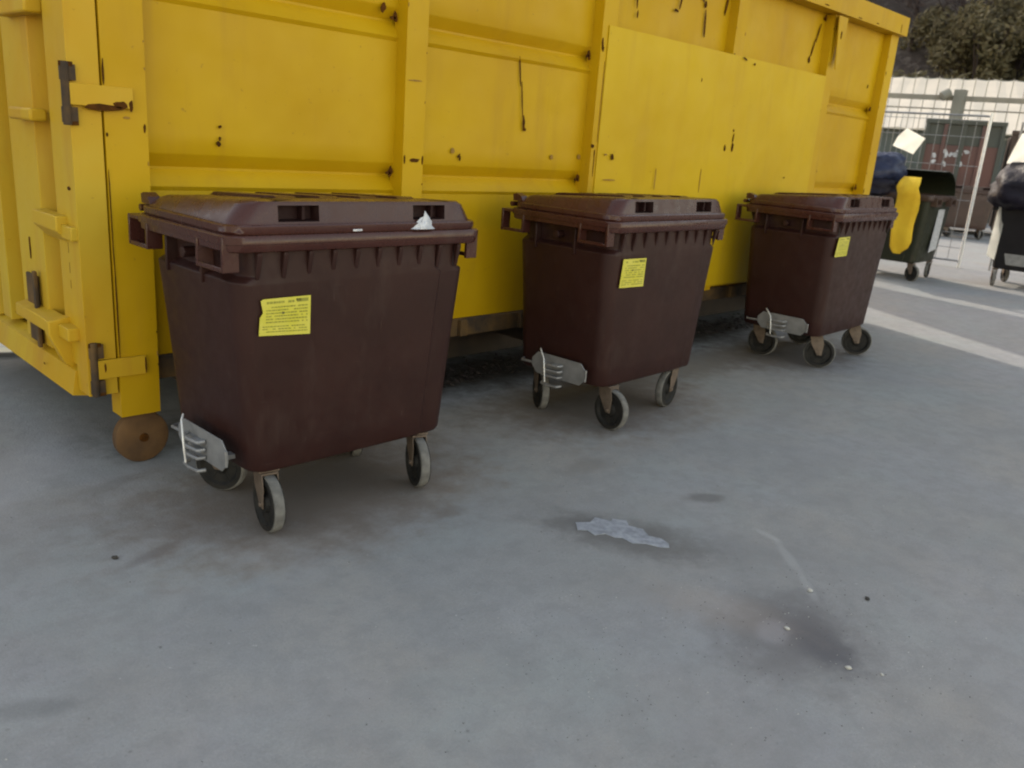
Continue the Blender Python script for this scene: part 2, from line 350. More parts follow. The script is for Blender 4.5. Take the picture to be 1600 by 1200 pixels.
def container():
    rnd = random.Random(4)
    root = empty('roll_off_container', (5.4, 5.1, 0))
    tag(root, 'large yellow steel roll-off container with ribbed side and rust marks', 'skip container')
    ox, oy = 5.4, 5.1
    def B(mb, name, mats, bevel=.004, parent=root, loc=(0, 0, 0), **k):
        mb.v = [(v[0] - ox * (parent is root), v[1] - oy * (parent is root), v[2]) for v in mb.v]
        return mb.build(name, mats, parent, bevel, loc=loc, **k)
    YF, YB, X0, X1 = 3.888, 6.36, 1.408, 9.42
    YP = YF + .085
    # ribbed side panel
    def profile(y, s):
        q = .050 * s; o = .014 * s
        return [(y, .522), (y, 1.305), (y - o, 1.325), (y + q, 1.400), (y + q, 1.412), (y + .004 * s, 1.470), (y, 1.478), (y, 2.12), (y - o, 2.14), (y + q, 2.217), (y + q, 2.229), (y + .004 * s, 2.286), (y, 2.294), (y, 3.02)]
    def panel(x0, x1, y, s, th):
        mb = MB(); nx = 26; prof = profile(y, s); vs = []
        n = len(prof)
        # pressed panel, subdivided so that shallow dents can show
        zs = []
        for i in range(n - 1):
            (ya, za), (yb, zb) = prof[i], prof[i + 1]; k = max(1, int(abs(zb - za) / .09))
            for q in range(k): zs.append((ya + (yb - ya) * q / k, za + (zb - za) * q / k))
        zs.append(prof[-1]); m = len(zs); nx = int((x1 - x0) / .10)
        for side in (0, 1):
            for i in range(nx + 1):
                x = x0 + (x1 - x0) * i / nx
                for (yy, zz) in zs:
                    d = .011 * noise.noise(Vector((x * 1.1, zz * 1.3, 3.7))) + .006 * noise.noise(Vector((x * 2.7, zz * 2.6, 9.1)))
                    vs.append((x, yy + d + side * th, zz))
        fs = []; o = (nx + 1) * m
        for i in range(nx):
            for j in range(m - 1):
                a = i * m + j; fs.append((a, a + m, a + m + 1, a + 1)); fs.append((o + a, o + a + 1, o + a + m + 1, o + a + m))
        for i in range(nx):
            for j in (0, m - 1):
                a = i * m + j; fs.append((a, a + m, o + a + m, o + a))
        for i in (0, nx):
            for j in range(m - 1):
                a = i * m + j; fs.append((a, a + 1, o + a + 1, o + a))
        mb.add(vs, fs); return mb
    mb = panel(X0 + .15, X1 - .1, YP, 1, .012)
    R_ = [(3.965, 2.06, .0048, .10, 8), (4.0, 1.90, .004, .12, 8), (4.03, 1.76, .012, .05, 5), (4.04, 1.72, .018, .012, 0),
          (2.90, 2.275, .018, .03, -20), (1.956, 1.528, .012, .016, 30), (1.963, 1.553, .006, .012, 0), (1.965, 1.608, .012, .008, 40),
          (3.49, 1.535, .018, .006, 50), (3.50, 1.52, .006, .016, 0), (5.886, 2.83, .012, .09, 2), (5.94, 2.62, .010, .11, 6), (5.92, 2.75, .018, .03, 0),
          (5.60, 2.74, .010, .10, -12), (5.55, 2.655, .035, .012, -10), (5.07, 2.70, .010, .13, 4), (5.09, 2.56, .008, .03, 0),
          (6.215, 2.80, .012, .09, -10), (7.80, 2.80, .010, .10, -18), (7.74, 2.66, .010, .10, -16), (7.70, 2.555, .022, .035, 0), (9.05, 2.45, .008, .02, 0)]
    for i, it in enumerate(R_): rusts(mb, [it], YP - .010, 1, rnd, .004)
    for x, z in ((3.44, 1.56), (4.32, 1.56), (4.60, 1.57)):
        rusts(mb, [(x, z, .018, .020, 0)], YP - .010, 2, rnd, .003)
    for x, z in ((2.985, 1.44), (2.985, 2.255), (4.613, 1.44), (4.613, 2.25), (9.21, 1.44), (9.21, 2.25), (7.90, 2.95)):
        rusts(mb, [(x - .004, z - .012, .016, .034, rnd.uniform(-20, 20)), (x - .02, z - .02, .022, .012, rnd.uniform(-30, 30))], YP - .008, 1, rnd, .006)  # small rust blobs that also paint the shade at the groove ends
    B(mb, 'side_panel', [M['yellow'], M['rust'], M['scuff']], 0, smooth=28)
    B(panel(X0 + .15, X1 - .1, YB - .085, -1, .012), 'side_panel', [M['yellow']], 0, smooth=28)
    # patch plate over the far bays
    pts = []
    nx, nz = 34, 16; vs = []; xa, xb, za, zb = 4.70, 7.925, .56, 2.435
    mb = MB()
    for side in (0, 1):
        for i in range(nx + 1):
            for j in range(nz + 1):
                x = xa + (xb - xa) * i / nx; z = za + (zb - za) * j / nz
                edge = min(1, min(x - xa, xb - x, z - za, zb - z) / .25 + .1)
                d = edge * (.018 * noise.noise(Vector((x * .9, z * 1.0, 1.3))) + .006 * noise.noise(Vector((x * 2.2, z * 2.2, 5))))
                vs.append((x, YF - .008 + d + side * .006, z))
    o = (nx + 1) * (nz + 1); fs = []
    for i in range(nx):
        for j in range(nz):
            a = i * (nz + 1) + j; fs.append((a, a + nz + 1, a + nz + 2, a + 1)); fs.append((o + a, o + a + 1, o + a + nz + 2, o + a + nz + 1))
    for i in range(nx):
        for j in (0, nz): a = i * (nz + 1) + j; fs.append((a, a + nz + 1, o + a + nz + 1, o + a))
    for i in (0, nx):
        for j in range(nz): a = i * (nz + 1) + j; fs.append((a, a + 1, o + a + 1, o + a))
    mb.add(vs, fs)
    for it in [(6.425, 1.80, .008, .045, -6), (6.43, 1.725, .018, .040, 0), (6.415, 1.86, .010, .014, 0), (6.315, 1.715, .013, .030, 0), (4.851, 1.586, .016, .026, 20),
               (6.445, 2.42, .035, .008, -14), (6.60, 2.395, .012, .012, 0), (7.40, 1.50, .014, .008, 0), (5.85, 2.20, .006, .02, 0)]:
        rusts(mb, [it], YF - .020, 1, rnd, .004)
    for it in [(4.84, 1.427, .08, .006, 0), (5.399, 1.44, .004, .10, 0), (6.013, 1.44, .004, .10, 0), (4.78, 1.60, .02, .006, -10)]:
        rusts(mb, [it], YF - .018, 2, rnd, .002)
    B(mb, 'patch_plate', [M['yellow_plate'], M['rust'], M['scuff']], 0, smooth=28)
    # posts, near side and far side
    def post(x0, wd, z0, z1, marks=(), near=True, flare=False):
        mb = MB(); a, b = (YF, YP + .03) if near else (YB - .115, YB)
        mb.box(x0, x0 + wd, a, b, z0, z1)
        for it in marks: rusts(mb, [it[:5]], YF - .001, it[5], rnd, .003)
        if near:
            for k in range(9):
                e = x0 + (.004 if rnd.random() < .5 else wd - .004) + rnd.uniform(-.002, .002)
                rusts(mb, [(e, rnd.uniform(z0 + .05, z1 - .05), rnd.uniform(.002, .005), rnd.uniform(.005, .02), rnd.uniform(-10, 10))], YF - .001, rnd.choice((1, 2, 2)), rnd, .0025)
        return B(mb, 'post', [M['yellow'], M['rust'], M['scuff']], .006)
    post(X0, .183, .262, 2.975, [(1.576, 1.58, .006, .022, 0, 1), (1.413, 1.80, .005, .06, 0, 1), (1.412, 1.2, .003, .25, 0, 1), (1.415, 1.545, .006, .01, 0, 1), (1.414, .8, .004, .3, 0, 1), (1.50, 1.62, .02, .006, 0, 2)])
    post(3.009, .146, .52, 2.975, [(3.08, 1.926, .066, .005, 1, 2), (3.02, 1.50, .006, .03, 0, 1), (3.09, 1.498, .046, .014, 1, 1), (3.148, 1.50, .006, .028, 0, 1)])
    post(4.637, .146, .52, 2.975, [(4.65, 2.31, .012, .045, 5, 1), (4.66, 2.28, .01, .02, 0, 1), (4.645, 1.65, .02, .018, 0, 1), (4.672, 1.60, .006, .03, 0, 1), (4.675, 1.52, .003, .10, 0, 1), (4.690, 1.95, .0025, .3, 0, 2)])
    post(6.280, .146, .52, 2.975, [(6.30, 2.44, .012, .006, 0, 1)])
    post(7.930, .146, .52, 2.975, [(7.99, 2.86, .013, .03, 0, 1), (7.95, 2.55, .006, .02, 0, 2)])
    post(9.238, .182, .285, 2.975, [(9.26, 2.6, .006, .02, 0, 1), (9.25, 1.40, .008, .03, 0, 1)])
    for x in (3.009, 4.637, 6.280, 7.930): post(x, .146, .52, 2.975, near=False)
    post(X0, .183, .285, 2.975, near=False); post(9.238, .182, .285, 2.975, near=False)
    # lashing bracket at the head of the fifth post
    mb = MB(); mb.prism([(7.90, 2.96), (8.085, 2.96), (8.07, 2.60), (7.985, 2.50)], 'y', YF - .055, YF - .045)
    mb.prism([(YF - .045, 2.96), (YF - .001, 2.96), (YF - .001, 2.52)], 'x', 7.985, 7.995)
    rusts(mb, [(7.99, 2.80, .014, .04, 0)], YF - .056, 1, rnd, .003)
    B(mb, 'lashing_bracket', [M['yellow'], M['rust']], .003)
    # top rail: near side, far side, front end
    mb = MB(); mb.box(X0 - .02, X1 + .04, YF - .065, YP + .06, 2.977, 3.155)
    rusts(mb, [(9.28, 3.03, .004, .05, 0), (8.3, 2.992, .05, .006, 0), (8.7, 3.0, .03, .006, 0), (7.6, 3.0, .05, .006, 0)], YF - .066, 1, rnd, .003)
    B(mb, 'top_rail', [M['yellow'], M['rust']], .012)
    mb = MB(); mb.box(X0 - .02, X1 + .04, YB - .14, YB + .065, 2.977, 3.155); B(mb, 'top_rail', [M['yellow']], .012)
    mb = MB(); mb.box(X1 - .12, X1 + .038, YP + .062, YB - .142, 2.98, 3.15); B(mb, 'top_rail', [M['yellow']], .012)
    # closed front end, floor
    mb = MB(); mb.box(X1 - .09, X1 - .075, YP + .03, YB - .12, .52, 2.978)
    for k in range(5): mb.box(X1 - .074, X1 - .01, YP + .35 + k * .42, YP + .45 + k * .42, .52, 2.978)
    B(mb, 'end_wall', [M['yellow']])
    mb = MB(); mb.box(X0 + .1, X1 - .1, YP + .014, YB - .10, .50, .515); B(mb, 'floor_plate', [M['dark_steel']], 0)
    # sill and underframe
    mb = MB(); mb.box(X0 + .185, 9.236, YP - .02, YP + .05, .405, .519)
    for k in range(14): mb.box(1.9 + k * .55, 1.96 + k * .55, YP - .055, YP - .021, .41, .515)
    B(mb, 'sill', [M['sill']], .005)
    mb = MB(); mb.box(X0 + .19, 9.23, YB - .13, YB - .06, .40, .50)
    for k in range(14): mb.box(1.9 + k * .55, 1.97 + k * .55, YP + .06, YB - .14, .40, .49)
    for y in (4.62, 5.55):
        mb.box(2.1, 9.6, y, y + .12, .30, .395)
    mb.box(2.15, 9.55, 4.56, 5.74, .055, .298)  # solid block added to keep light out from under the container
    for k in range(4): mb.box(2.6 + k * 1.9, 2.75 + k * 1.9, 4.05, 6.2, .20, .398)
    B(mb, 'underframe_and_light_block', [M['dark_steel']], 0)
    # rollers at the door end, one near, one far, plus the pair at the front end
    for (x, y) in ((1.52, 3.93), (2.0, 6.10), (9.25, 3.93), (9.25, 6.10)):
        mb = MB(); r = .128
        mb.lathe([(0, .06), (.004, r - .012), (.012, r), (.058, r), (.068, r - .012), (.070, .05)], 36, 'y', (0, 0, 0))
        mb.lathe([(-.012, .014), (-.012, .020), (.001, .022)], 14, 'y', (0, 0, 0), 1)
        ro = mb.build('roller', [M['rustwheel'], M['rust']], root, .002, loc=(x - ox, y - oy, r))
        mb = MB(); mb.prism([(x - .09, .40), (x + .09, .40), (x + .05, .09), (x - .05, .09)], 'y', y + .09, y + .105)
        B(mb, 'roller_bracket', [M['sill']], .003)
    # door end: outer leaf, ribs, rails, lugs
    DX = 1.275
    mb = MB(); mb.box(DX + .132, DX + .142, 4.01, 6.32, .44, 2.95)
    # vertical trapezoid ribs
    def rib(y0, y1, z0, z1, dx=.048):
        mb.prism([(DX + .134, y0), (DX + .004, y0 + .03), (DX + .004, y1 - .03), (DX + .134, y1)], 'z', z0, z1)
    rib(4.36, 4.80, .50, 2.93); rib(5.25, 5.75, .50, 2.93)
    rusts_d = [(1.545, 1.5)]
    dl = B(mb, 'door', [M['yellow_door'], M['rust']], .004)
    def sub(mb, name, mats, bevel=.004):
        mb.v = [(v[0] - ox, v[1] - oy, v[2]) for v in mb.v]
        return mb.build(name, mats, dl, bevel)
    mb = MB(); mb.box(DX - .002, DX + .125, 3.893, 4.03, .385, 2.96); mb.prism([(DX + .004, 4.031), (DX + .131, 4.031), (DX + .131, 4.20), (DX + .004, 4.165)], 'z', .50, 2.93)
    for (z, h) in ((1.02, .10), (.93, .05), (.86, .04)): mb.prism([(4.036, z), (4.044, z), (4.044, z + h), (4.036, z + h)], 'x', DX + .0005, DX + .0045, 1)
    sub(mb, 'door_frame', [M['yellow_door'], M['rust']])
    mb = MB(); mb.box(DX - .002, DX + .12, 6.22, 6.355, .385, 2.96); mb.box(DX, DX + .12, 5.02, 5.16, .52, 2.93); mb.box(DX, DX + .12, 4.032, 6.218, 2.90, 2.96)
    sub(mb, 'door_frame', [M['yellow_door']])
    mb = MB(); mb.prism([(DX - .03, .36), (DX + .06, .345), (DX + .06, .50), (DX - .01, .475)], 'y', 4.032, 6.218)
    mb.box(DX + .062, DX + .12, 4.032, 6.218, .35, .46)
    mb.prism([(DX - .032, .42), (DX - .031, .42), (DX - .031, .43), (DX - .032, .43)], 'y', 4.4, 4.42, 1)
    sub(mb, 'bottom_rail', [M['yellow_door'], M['rust']], .008)
    # lugs and brackets
    mb = MB(); mb.prism([(DX - .05, 1.185), (DX - .05, 1.12), (DX + .01, 1.06), (DX + .015, 1.185)], 'y', 4.02, 4.34); mb.box(DX - .03, DX + .015, 3.90, 4.03, 1.09, 1.15)
    sub(mb, 'lug', [M['yellow_door']], .006)
    mb = MB(); mb.box(DX - .055, DX + .02, 4.24, 4.56, 1.575, 1.63); sub(mb, 'lug', [M['yellow_door']], .012)
    mb = MB(); mb.prism([(DX - .09, .70), (DX - .09, .64), (DX - .03, .50), (DX + .02, .46), (DX + .02, .72)], 'y', 4.10, 4.16)
    mb.prism([(DX - .06, .68), (DX + .02, .70), (DX + .02, .64), (DX - .06, .62)], 'y', 4.162, 4.70); mb.box(DX - .05, DX + .015, 3.97, 4.098, .63, .69)
    sub(mb, 'lug', [M['yellow_door']], .006)
    mb = MB(); mb.box(DX - .055, DX + .02, 4.20, 4.62, 2.02, 2.09); sub(mb, 'lug', [M['yellow_door']], .01)
    mb = MB(); mb.box(DX - .012, DX + .003, 4.50, 4.66, .50, .84); mb.box(DX - .03, DX - .013, 4.47, 4.50, .49, .87)
    sub(mb, 'locking_pocket', [M['sill']], .004)
    for it in [(4.28, .93, .035, .030), (4.60, .97, .01, .07), (3.965, 1.31, .02, .012)]:
        mb = MB(); pts = blob(it[0], it[1], it[2], it[3], 0, rnd); mb.prism(pts, 'x', DX + (.128 if it[0] == 4.28 else .0 if it[0] > 4.03 else -.004), DX + (.133 if it[0] == 4.28 else .005 if it[0] > 4.03 else 0), 0)
        sub(mb, 'rust_patch', [M['rust']], 0)
    # strap hinges between door and corner post
    for z, xs in ((1.70, 1.27), (.512, 1.31)):
        mb = MB(); mb.box(xs, 1.525, YF - .022, YF - .004, z - .043, z + .043)
        rusts(mb, [(1.40, z - .045, .11, .016, 2), (1.47, z - .03, .035, .018, 0), (1.515, z - .03, .010, .03, 0)] if z > 1 else [(1.522, z, .005, .045, 0), (1.34, z + .01, .005, .03, 0)], YF - .0225, 1, rnd, .003)
        hs = B(mb, 'hinge', [M['yellow_door'], M['rust']], .004)
        mb = MB(); mb.tube([(xs - .012 - ox, YF - .01 - oy, z - .125), (xs - .012 - ox, YF - .01 - oy, z + .125)], .017, 12)
        mb.box(xs - .03 - ox, xs + .03 - ox, YF - .016 - oy, YF + .004 - oy, z + .052, z + .115); mb.box(xs - .03 - ox, xs + .03 - ox, YF - .016 - oy, YF + .004 - oy, z - .115, z - .052)
        mb.box(xs - .035 - ox, xs + .02 - ox, YF - .0165 - oy, YF - .012 - oy, z + .105, z + .125, 1); mb.box(xs - .02 - ox, xs + .03 - ox, YF - .0165 - oy, YF - .012 - oy, z - .125, z - .108, 1)
        mb.build('hinge_pin', [M['sill'], M['rust']], hs, .002)
container()

# ------------------------------------------------------------ four-wheeled bins
def rrect(hx, hy, r, z, yc=0, xc=0, nc=6, front=None, ribs=0):
    """rounded rectangle ring, CCW from the front-left; front = extra x break points on the -y edge"""
    pts = []
    fx = [-hx + r] + (front or []) + [hx - r]
    for x in fx: pts.append((x + xc, -hy + yc))
    for k in range(1, nc): a = -math.pi / 2 + k * math.pi / 2 / nc; pts.append((hx - r + r * math.cos(a) + xc, -hy + r + r * math.sin(a) + yc))
    pts.append((hx + xc, -hy + r + yc)); pts.append((hx + xc, hy - r + yc))
    for k in range(1, nc): a = k * math.pi / 2 / nc; pts.append((hx - r + r * math.cos(a) + xc, hy - r + r * math.sin(a) + yc))
    pts.append((hx - r + xc, hy + yc)); pts.append((-hx + r + xc, hy + yc))
    for k in range(1, nc): a = math.pi / 2 + k * math.pi / 2 / nc; pts.append((-hx + r + r * math.cos(a) + xc, hy - r + r * math.sin(a) + yc))
    pts.append((-hx + xc, hy - r + yc)); pts.append((-hx + xc, -hy + r + yc))
    for k in range(1, nc): a = math.pi + k * math.pi / 2 / nc; pts.append((-hx + r + r * math.cos(a) + xc, -hy + r + r * math.sin(a) + yc))
    return [(x, y, z) for x, y in pts]

def body_ring(hx, hy, z, d=.012, r=.085):
    """section with a raised middle on the front and a recessed middle on the short sides"""
    ff = [-.5, 0, .80, .822]; L = hx - r
    ring = rrect(hx, hy, r, z, nc=6, front=[q * L for q in ff])
    out = []
    for (x, y, zz) in ring:
        if y < -hy + 1e-6 and x < .805 * L: y -= d * min(1, (x + L) / (.3 * L))
        out.append((x, y, zz))
    return out

def make_castor():
    f = MB()
    # swivel plate, crown, two tapered fork cheeks; wheel axle at (0.045,0,.1), trailing towards +x
    f.box(-.055, .055, -.045, .045, .2625, .272)
    f.box(-.04, .06, -.036, .036, .2515, .262)
    for s in (-1, 1):
        f.prism([(-.04, .255), (.06, .255), (.074, .20), (.068, .108), (.034, .108), (-.028, .20)], 'y', s * .031, s * .036)
    f.tube([(.050, -.044, .125), (.050, .044, .125)], .010, 10)
    fk = f.build('castor', M['zincdull'], None, .002)
    t = MB(); pr = [(-.0225, .100), (-.0235, .114), (-.019, .122), (-.010, .125), (.010, .125), (.019, .122), (.0235, .114), (.0225, .100)]
    t.lathe(pr + pr[:1], 44, 'y', (.050, 0, .125)); t.f = t.f[:-2]; t.m = t.m[:-2]
    t.build('tyre', M['tyre'], fk)
    q = MB(); q.lathe([(-.027, .022), (-.025, .034), (-.012, .042), (-.012, .084), (-.0265, .096), (-.0262, .1155), (.0262, .1155), (.0265, .096), (.012, .084), (.012, .042), (.025, .034), (.027, .022)], 36, 'y', (.050, 0, .125))
    for k in range(6):
        a = k * math.pi / 3; q.tube([(.050 + .03 * math.cos(a), 0, .125 + .03 * math.sin(a)), (.050 + .092 * math.cos(a), 0, .125 + .092 * math.sin(a))], .014, 6)
    q.build('wheel_centre', M['rim'], fk)
    return fk

CAST = make_castor()
CAST_USED = [False]
def castor_to(parent, x, y, az_local, scale=1):
    c = CAST if not CAST_USED[0] else copy_tree(CAST)
    CAST_USED[0] = True
    c.parent = parent; c.location = (x, y, 0); c.rotation_euler = (0, 0, az_local); c.scale = (1, 1, scale)
    return c

def make_bin(bm, lm, pm, hitch=True, lid=True, sy=1.0):
    root = empty('wheeled_bin')
    b = MB()
    rings = [body_ring(.484, .308, .272, 0, .06), body_ring(.504, .327, .276, .006, .075), body_ring(.514, .335, .292, .010, .08), body_ring(.522, .339, .40, .012, .08), body_ring(.556, .352, .80, .012, .08), body_ring(.580, .361, 1.050, .012, .08), body_ring(.581, .361, 1.062, .012, .08), body_ring(.540, .360, 1.085, .012, .08), body_ring(.546, .362, 1.195, .006, .08)]
    b.loft([[(x, y * sy, z) for x, y, z in rg] for rg in rings], 0, (True, True))
    # comb gussets under the rim
    for k in range(10):
        x = -.50 + k * .111
        b.prism([(-.357 * sy, 1.181), (-.388 * sy, 1.181), (-.388 * sy, 1.165), (-.366 * sy, 1.075)], 'x', x - .010, x + .010)
        b.prism([(.350 * sy, 1.181), (.386 * sy, 1.181), (.386 * sy, 1.165), (.346 * sy, 1.085)], 'x', x - .005, x + .005)
    for s in (-1, 1):      # recessed side web and drain bung
        b.box(s * .536 if s > 0 else -.59, .59 if s > 0 else -.536, -.10, -.085, 1.03, 1.180)
        b.box(s * .536 if s > 0 else -.59, .59 if s > 0 else -.536, .20, .215, 1.03, 1.180)
        b.lathe([(0, .022), (.07, .022)], 16, 'x', (.53 if s > 0 else -.60, .04, 1.13))
    body = b.build('body', bm, root, .004, smooth=42)
    rm = MB()
    def ring_at(hx, hy, z, r=.075): return [(x, y * sy, zz) for x, y, zz in rrect(hx, hy, r, z)]
    rm.loft([ring_at(.530, .345, 1.183), ring_at(.622, .390, 1.183), ring_at(.630, .396, 1.188), ring_at(.632, .398, 1.212), ring_at(.638, .402, 1.214), ring_at(.639, .403, 1.240), ring_at(.632, .397, 1.246), ring_at(.545, .33, 1.246)], 0, (False, False))
    rm.build('rim', lm, root, 0, smooth=50)
    # bail handles: square frames on both short sides
    for s in (-1, 1):
        for (ya, yb) in ((-.36, -.15), (.27, .455)):
            if sy == 1 or True:
                ya2, yb2 = ya * sy, yb * sy
            h = MB(); xo, xi = s * .636, s * .570
            x0, x1 = min(xo, xi), max(xo, xi); xa, xb = min(xo, s * .618), max(xo, s * .618)
            zt, zb = 1.236, 1.108
            h.box(x0, x1, ya2, ya2 + .016, zb, zt); h.box(x0, x1, yb2 - .016, yb2, zb, zt)
            h.box(xa, xb, ya2 + .017, yb2 - .017, zb, zb + .018); h.box(xa, xb, ya2 + .017, yb2 - .017, zt - .016, zt)
            h.box(min(s * .570, s * .617), max(s * .570, s * .617), ya2 + .017, yb2 - .017, zt - .006, zt - .001)
            h.build('handle', lm, root, .005)
    if lid:
        l = MB(); fr = [-.415, -.235, .235, .415]
        def lr(hx, hy, z, r, yc=0, f=1.0): return [(x, y * sy, zz) for x, y, zz in rrect(hx, hy, r, z, yc, front=[q * f for q in fr])]
        lr_ = [lr(.618, .388, 1.2475, .09), lr(.624, .392, 1.256, .09), lr(.624, .392, 1.277, .09), lr(.618, .386, 1.282, .09), lr(.602, .374, 1.282, .075), lr(.598, .371, 1.291, .075), lr(.556, .360, 1.352, .07, -.006), lr(.535, .352, 1.366, .08, -.010), lr(.42, .30, 1.370, .10, -.02), lr(.25, .20, 1.372, .10, -.02)]
        lr_ = [[(x, y, z - max(0, (z - 1.284) / .085) * .046 * max(0, (y / sy + .30) / .68)) for x, y, z in rg] for rg in lr_]
        skip = {(5, 1), (5, 3)}
        l.loft(lr_, 0, (False, True), skip)
        for (a, i0) in ((0, 1), (1, 3)):
            p = [lr_[5][i0], lr_[5][i0 + 1], lr_[6][i0 + 1], lr_[6][i0]]
            q = [(v[0] * .985 if abs(v[0]) > .3 else v[0] * 1.02, v[1] + .055, 1.296 if v[2] < 1.33 else 1.348) for v in p]
            l.add(p + q, [(0, 1, 5, 4), (1, 2, 6, 5), (2, 3, 7, 6), (3, 0, 4, 7), (4, 5, 6, 7)], 1)
            # finger bar across the middle of each pocket
            xm = (p[0][0] + p[1][0]) / 2 + .03; l.box(xm - .006, xm + .006, p[0][1] + .02, p[0][1] + .05, 1.297, 1.348, 1)
        # strengthening ribs on the lid top and hinge ears at the back
        for x in (-.30, -.10, .10, .30): l.prism([(-.26 * sy, 1.362), (-.22 * sy, 1.374), (.26 * sy, 1.346), (.30 * sy, 1.330)], 'x', x - .045, x + .045)
        for s in (-1, 1):
            l.prism([(.32 * sy, 1.285), (.40 * sy, 1.285), (.405 * sy, 1.322), (.38 * sy, 1.330), (.34 * sy, 1.315)], 'x', s * .570 - .026, s * .570 + .026)
        l.tube([(-.60, .408 * sy, 1.265), (.60, .408 * sy, 1.265)], .015, 10)
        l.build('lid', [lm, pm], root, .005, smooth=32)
    if hitch:
        h = MB(); xp = -.592
        def octo(y0, y1, z0, z1, c): return [(y0, z0 + c), (y0 + c, z0), (y1 - c, z0), (y1, z0 + c), (y1, z1 - c), (y1 - c, z1), (y0 + c, z1), (y0, z1 - c)]
        h.prism(octo(-.275, .150, .282, .415, .045), 'x', xp, xp + .006)
        h.box(xp - .012, xp, -.282, -.272, .315, .385)
        for z in (.37, .335, .30, .245):   # stepped rungs standing out from the plate
            h.tube([(xp - .002, -.10, z), (xp - .030, -.085, z - .004), (xp - .036, -.02, z - .006), (xp - .030, .035, z - .004), (xp - .002, .045, z)], .0085, 8)
        h.box(xp - .03, xp - .001, -.10, -.02, .362, .368); h.box(xp - .03, xp - .001, -.10, -.02, .326, .332)
        h.box(xp + .007, xp + .09, -.20, -.16, .31, .33); h.box(xp + .007, xp + .09, .05, .09, .31, .33)
        h.tube([(xp + .02, .14, .335), (xp + .02, .25, .33), (xp + .06, .27, .33)], .008, 8)
        fp = h.build('foot_pedal', M['zinc'], root, .0015)
        h = MB(); h.tube([(-.0, .06, .045), (-.022, .03, .03), (-.034, .0, .0), (-.036, -.012, -.07), (-.034, -.02, -.14)], .0045, 8)
        h.build('release_lever', M['brightwire'], fp, 0, loc=(xp - .008, .02, .395))
        e = MB(); e.tube([(.44, -.24, .268), (.545, -.25, .30), (.555, -.20, .305)], .007, 8); e.box(.46, .53, -.27, -.21, .262, .268)
        e.build('brake_lever', M['zinc'], root)
    return root

def sticker(parent, quad, torn, rnd, name='label_sticker'):
    """quad (x,z) corners TL TR BR BL on the front face"""
    def yf(z): return -(.352 + (.361 - .352) * (z - .80) / .25) - .0125
    mb = MB(); T, Rr, Br, Bl = quad
    pts = [Bl, Br, Rr, T] if not torn else [Bl, Br, Rr, (T[0] + .012, T[1]), (T[0], T[1] - .006), (T[0] + .010, T[1] - .052), (T[0] + .002, T[1] - .066), (Bl[0] + .004, Bl[1] + .072)]
    vs = [(x, yf(z) - .0012, z) for x, z in pts]; n = len(vs)
    mb.add(vs + [(x, y + .001, z) for x, y, z in vs], [list(range(n)), list(range(n, 2 * n))[::-1]] + [(i, n + i, n + (i + 1) % n, (i + 1) % n) for i in range(n)])
    def uv(u, v):
        a = (T[0] + (Rr[0] - T[0]) * u, T[1] + (Rr[1] - T[1]) * u); b = (Bl[0] + (Br[0] - Bl[0]) * u, Bl[1] + (Br[1] - Bl[1]) * u)
        return (a[0] + (b[0] - a[0]) * v, a[1] + (b[1] - a[1]) * v)
    def bar(u0, u1, v0, v1, mi):
        q = [uv(u0, v1), uv(u1, v1), uv(u1, v0), uv(u0, v0)]
        mb.add([(x, yf(z) - .0018, z) for x, z in q], [(0, 1, 2, 3)], mi)
    # small print, too fine to read in the photograph: rows of broken strokes
    for r_, (v, h) in enumerate(((.08, .06), (.22, .035), (.30, .035), (.38, .035), (.46, .035), (.54, .035), (.62, .035), (.74, .03), (.81, .03), (.88, .03))):
        u = .12 if v < .7 else .06
        lim = .66 if v < .15 else .94
        while u < lim:
            wd = .018 + .05 * rnd.random()
            if rnd.random() > .18: bar(u, min(u + wd, lim), v, v + h, 1)
            u += wd + .012
    bar(.72, .95, .05, .14, 1); bar(.70, .74, .05, .11, 2); bar(.42, .47, .37, .43, 2); bar(.76, .80, .06, .12, 2)
    mb.build(name, [M['sticker'], M['ink'], M['inkdark']], parent, 0, smooth=0, recalc=False)

rnd = random.Random(11)
BIN = make_bin(M['brown'], M['brown_lid'], M['pocket'])
bins = [BIN, copy_tree(BIN), copy_tree(BIN)]
GB = 'brown bins lined up along the yellow container'
binfo = [((2.048, 3.239, 0), .020, 'brown four-wheeled bin nearest the camera, torn yellow sticker, crumpled film on its rim'),
         ((4.295, 3.283, 0), .033, 'middle brown four-wheeled bin, standing between the nearest and the farthest brown one'),
         ((7.06, 3.275, 0), .040, 'farthest brown four-wheeled bin of the row, at the far end of the yellow container')]
casts = [[(-.415, -.255, 262), (.395, -.262, 250), (-.40, .235, 300), (.40, .235, 240)],
         [(-.375, -.285, 266), (.385, -.255, 190), (-.40, .235, 238), (.40, .235, 230)],
         [(-.35, -.255, -62), (.44, -.255, -60), (-.36, .235, -80), (.40, .235, -70)]]
stk = [(((-.492, 1.003), (-.273, 1.004), (-.272, .846), (-.499, .861)), True),
       (((-.478, 1.037), (-.252, 1.034), (-.246, .868), (-.486, .874)), False),
       (((-.53, 1.065), (-.315, 1.068), (-.315, .919), (-.545, .918)), False)]
for o, (loc, rz, lb), cs, (q, torn) in zip(bins, binfo, casts, stk):
    o.location = loc; o.rotation_euler = (0, 0, rz); tag(o, lb, 'wheeled bin', GB)
    o.scale = (1, 1, 1) if loc[0] < 3 else (1, 1, 1.012) if loc[0] < 5 else (1.035, 1.035, 1.035)
    for (x, y, az) in cs: castor_to(o, x, y, R(az) - rz)
    sticker(o, q, torn, rnd)

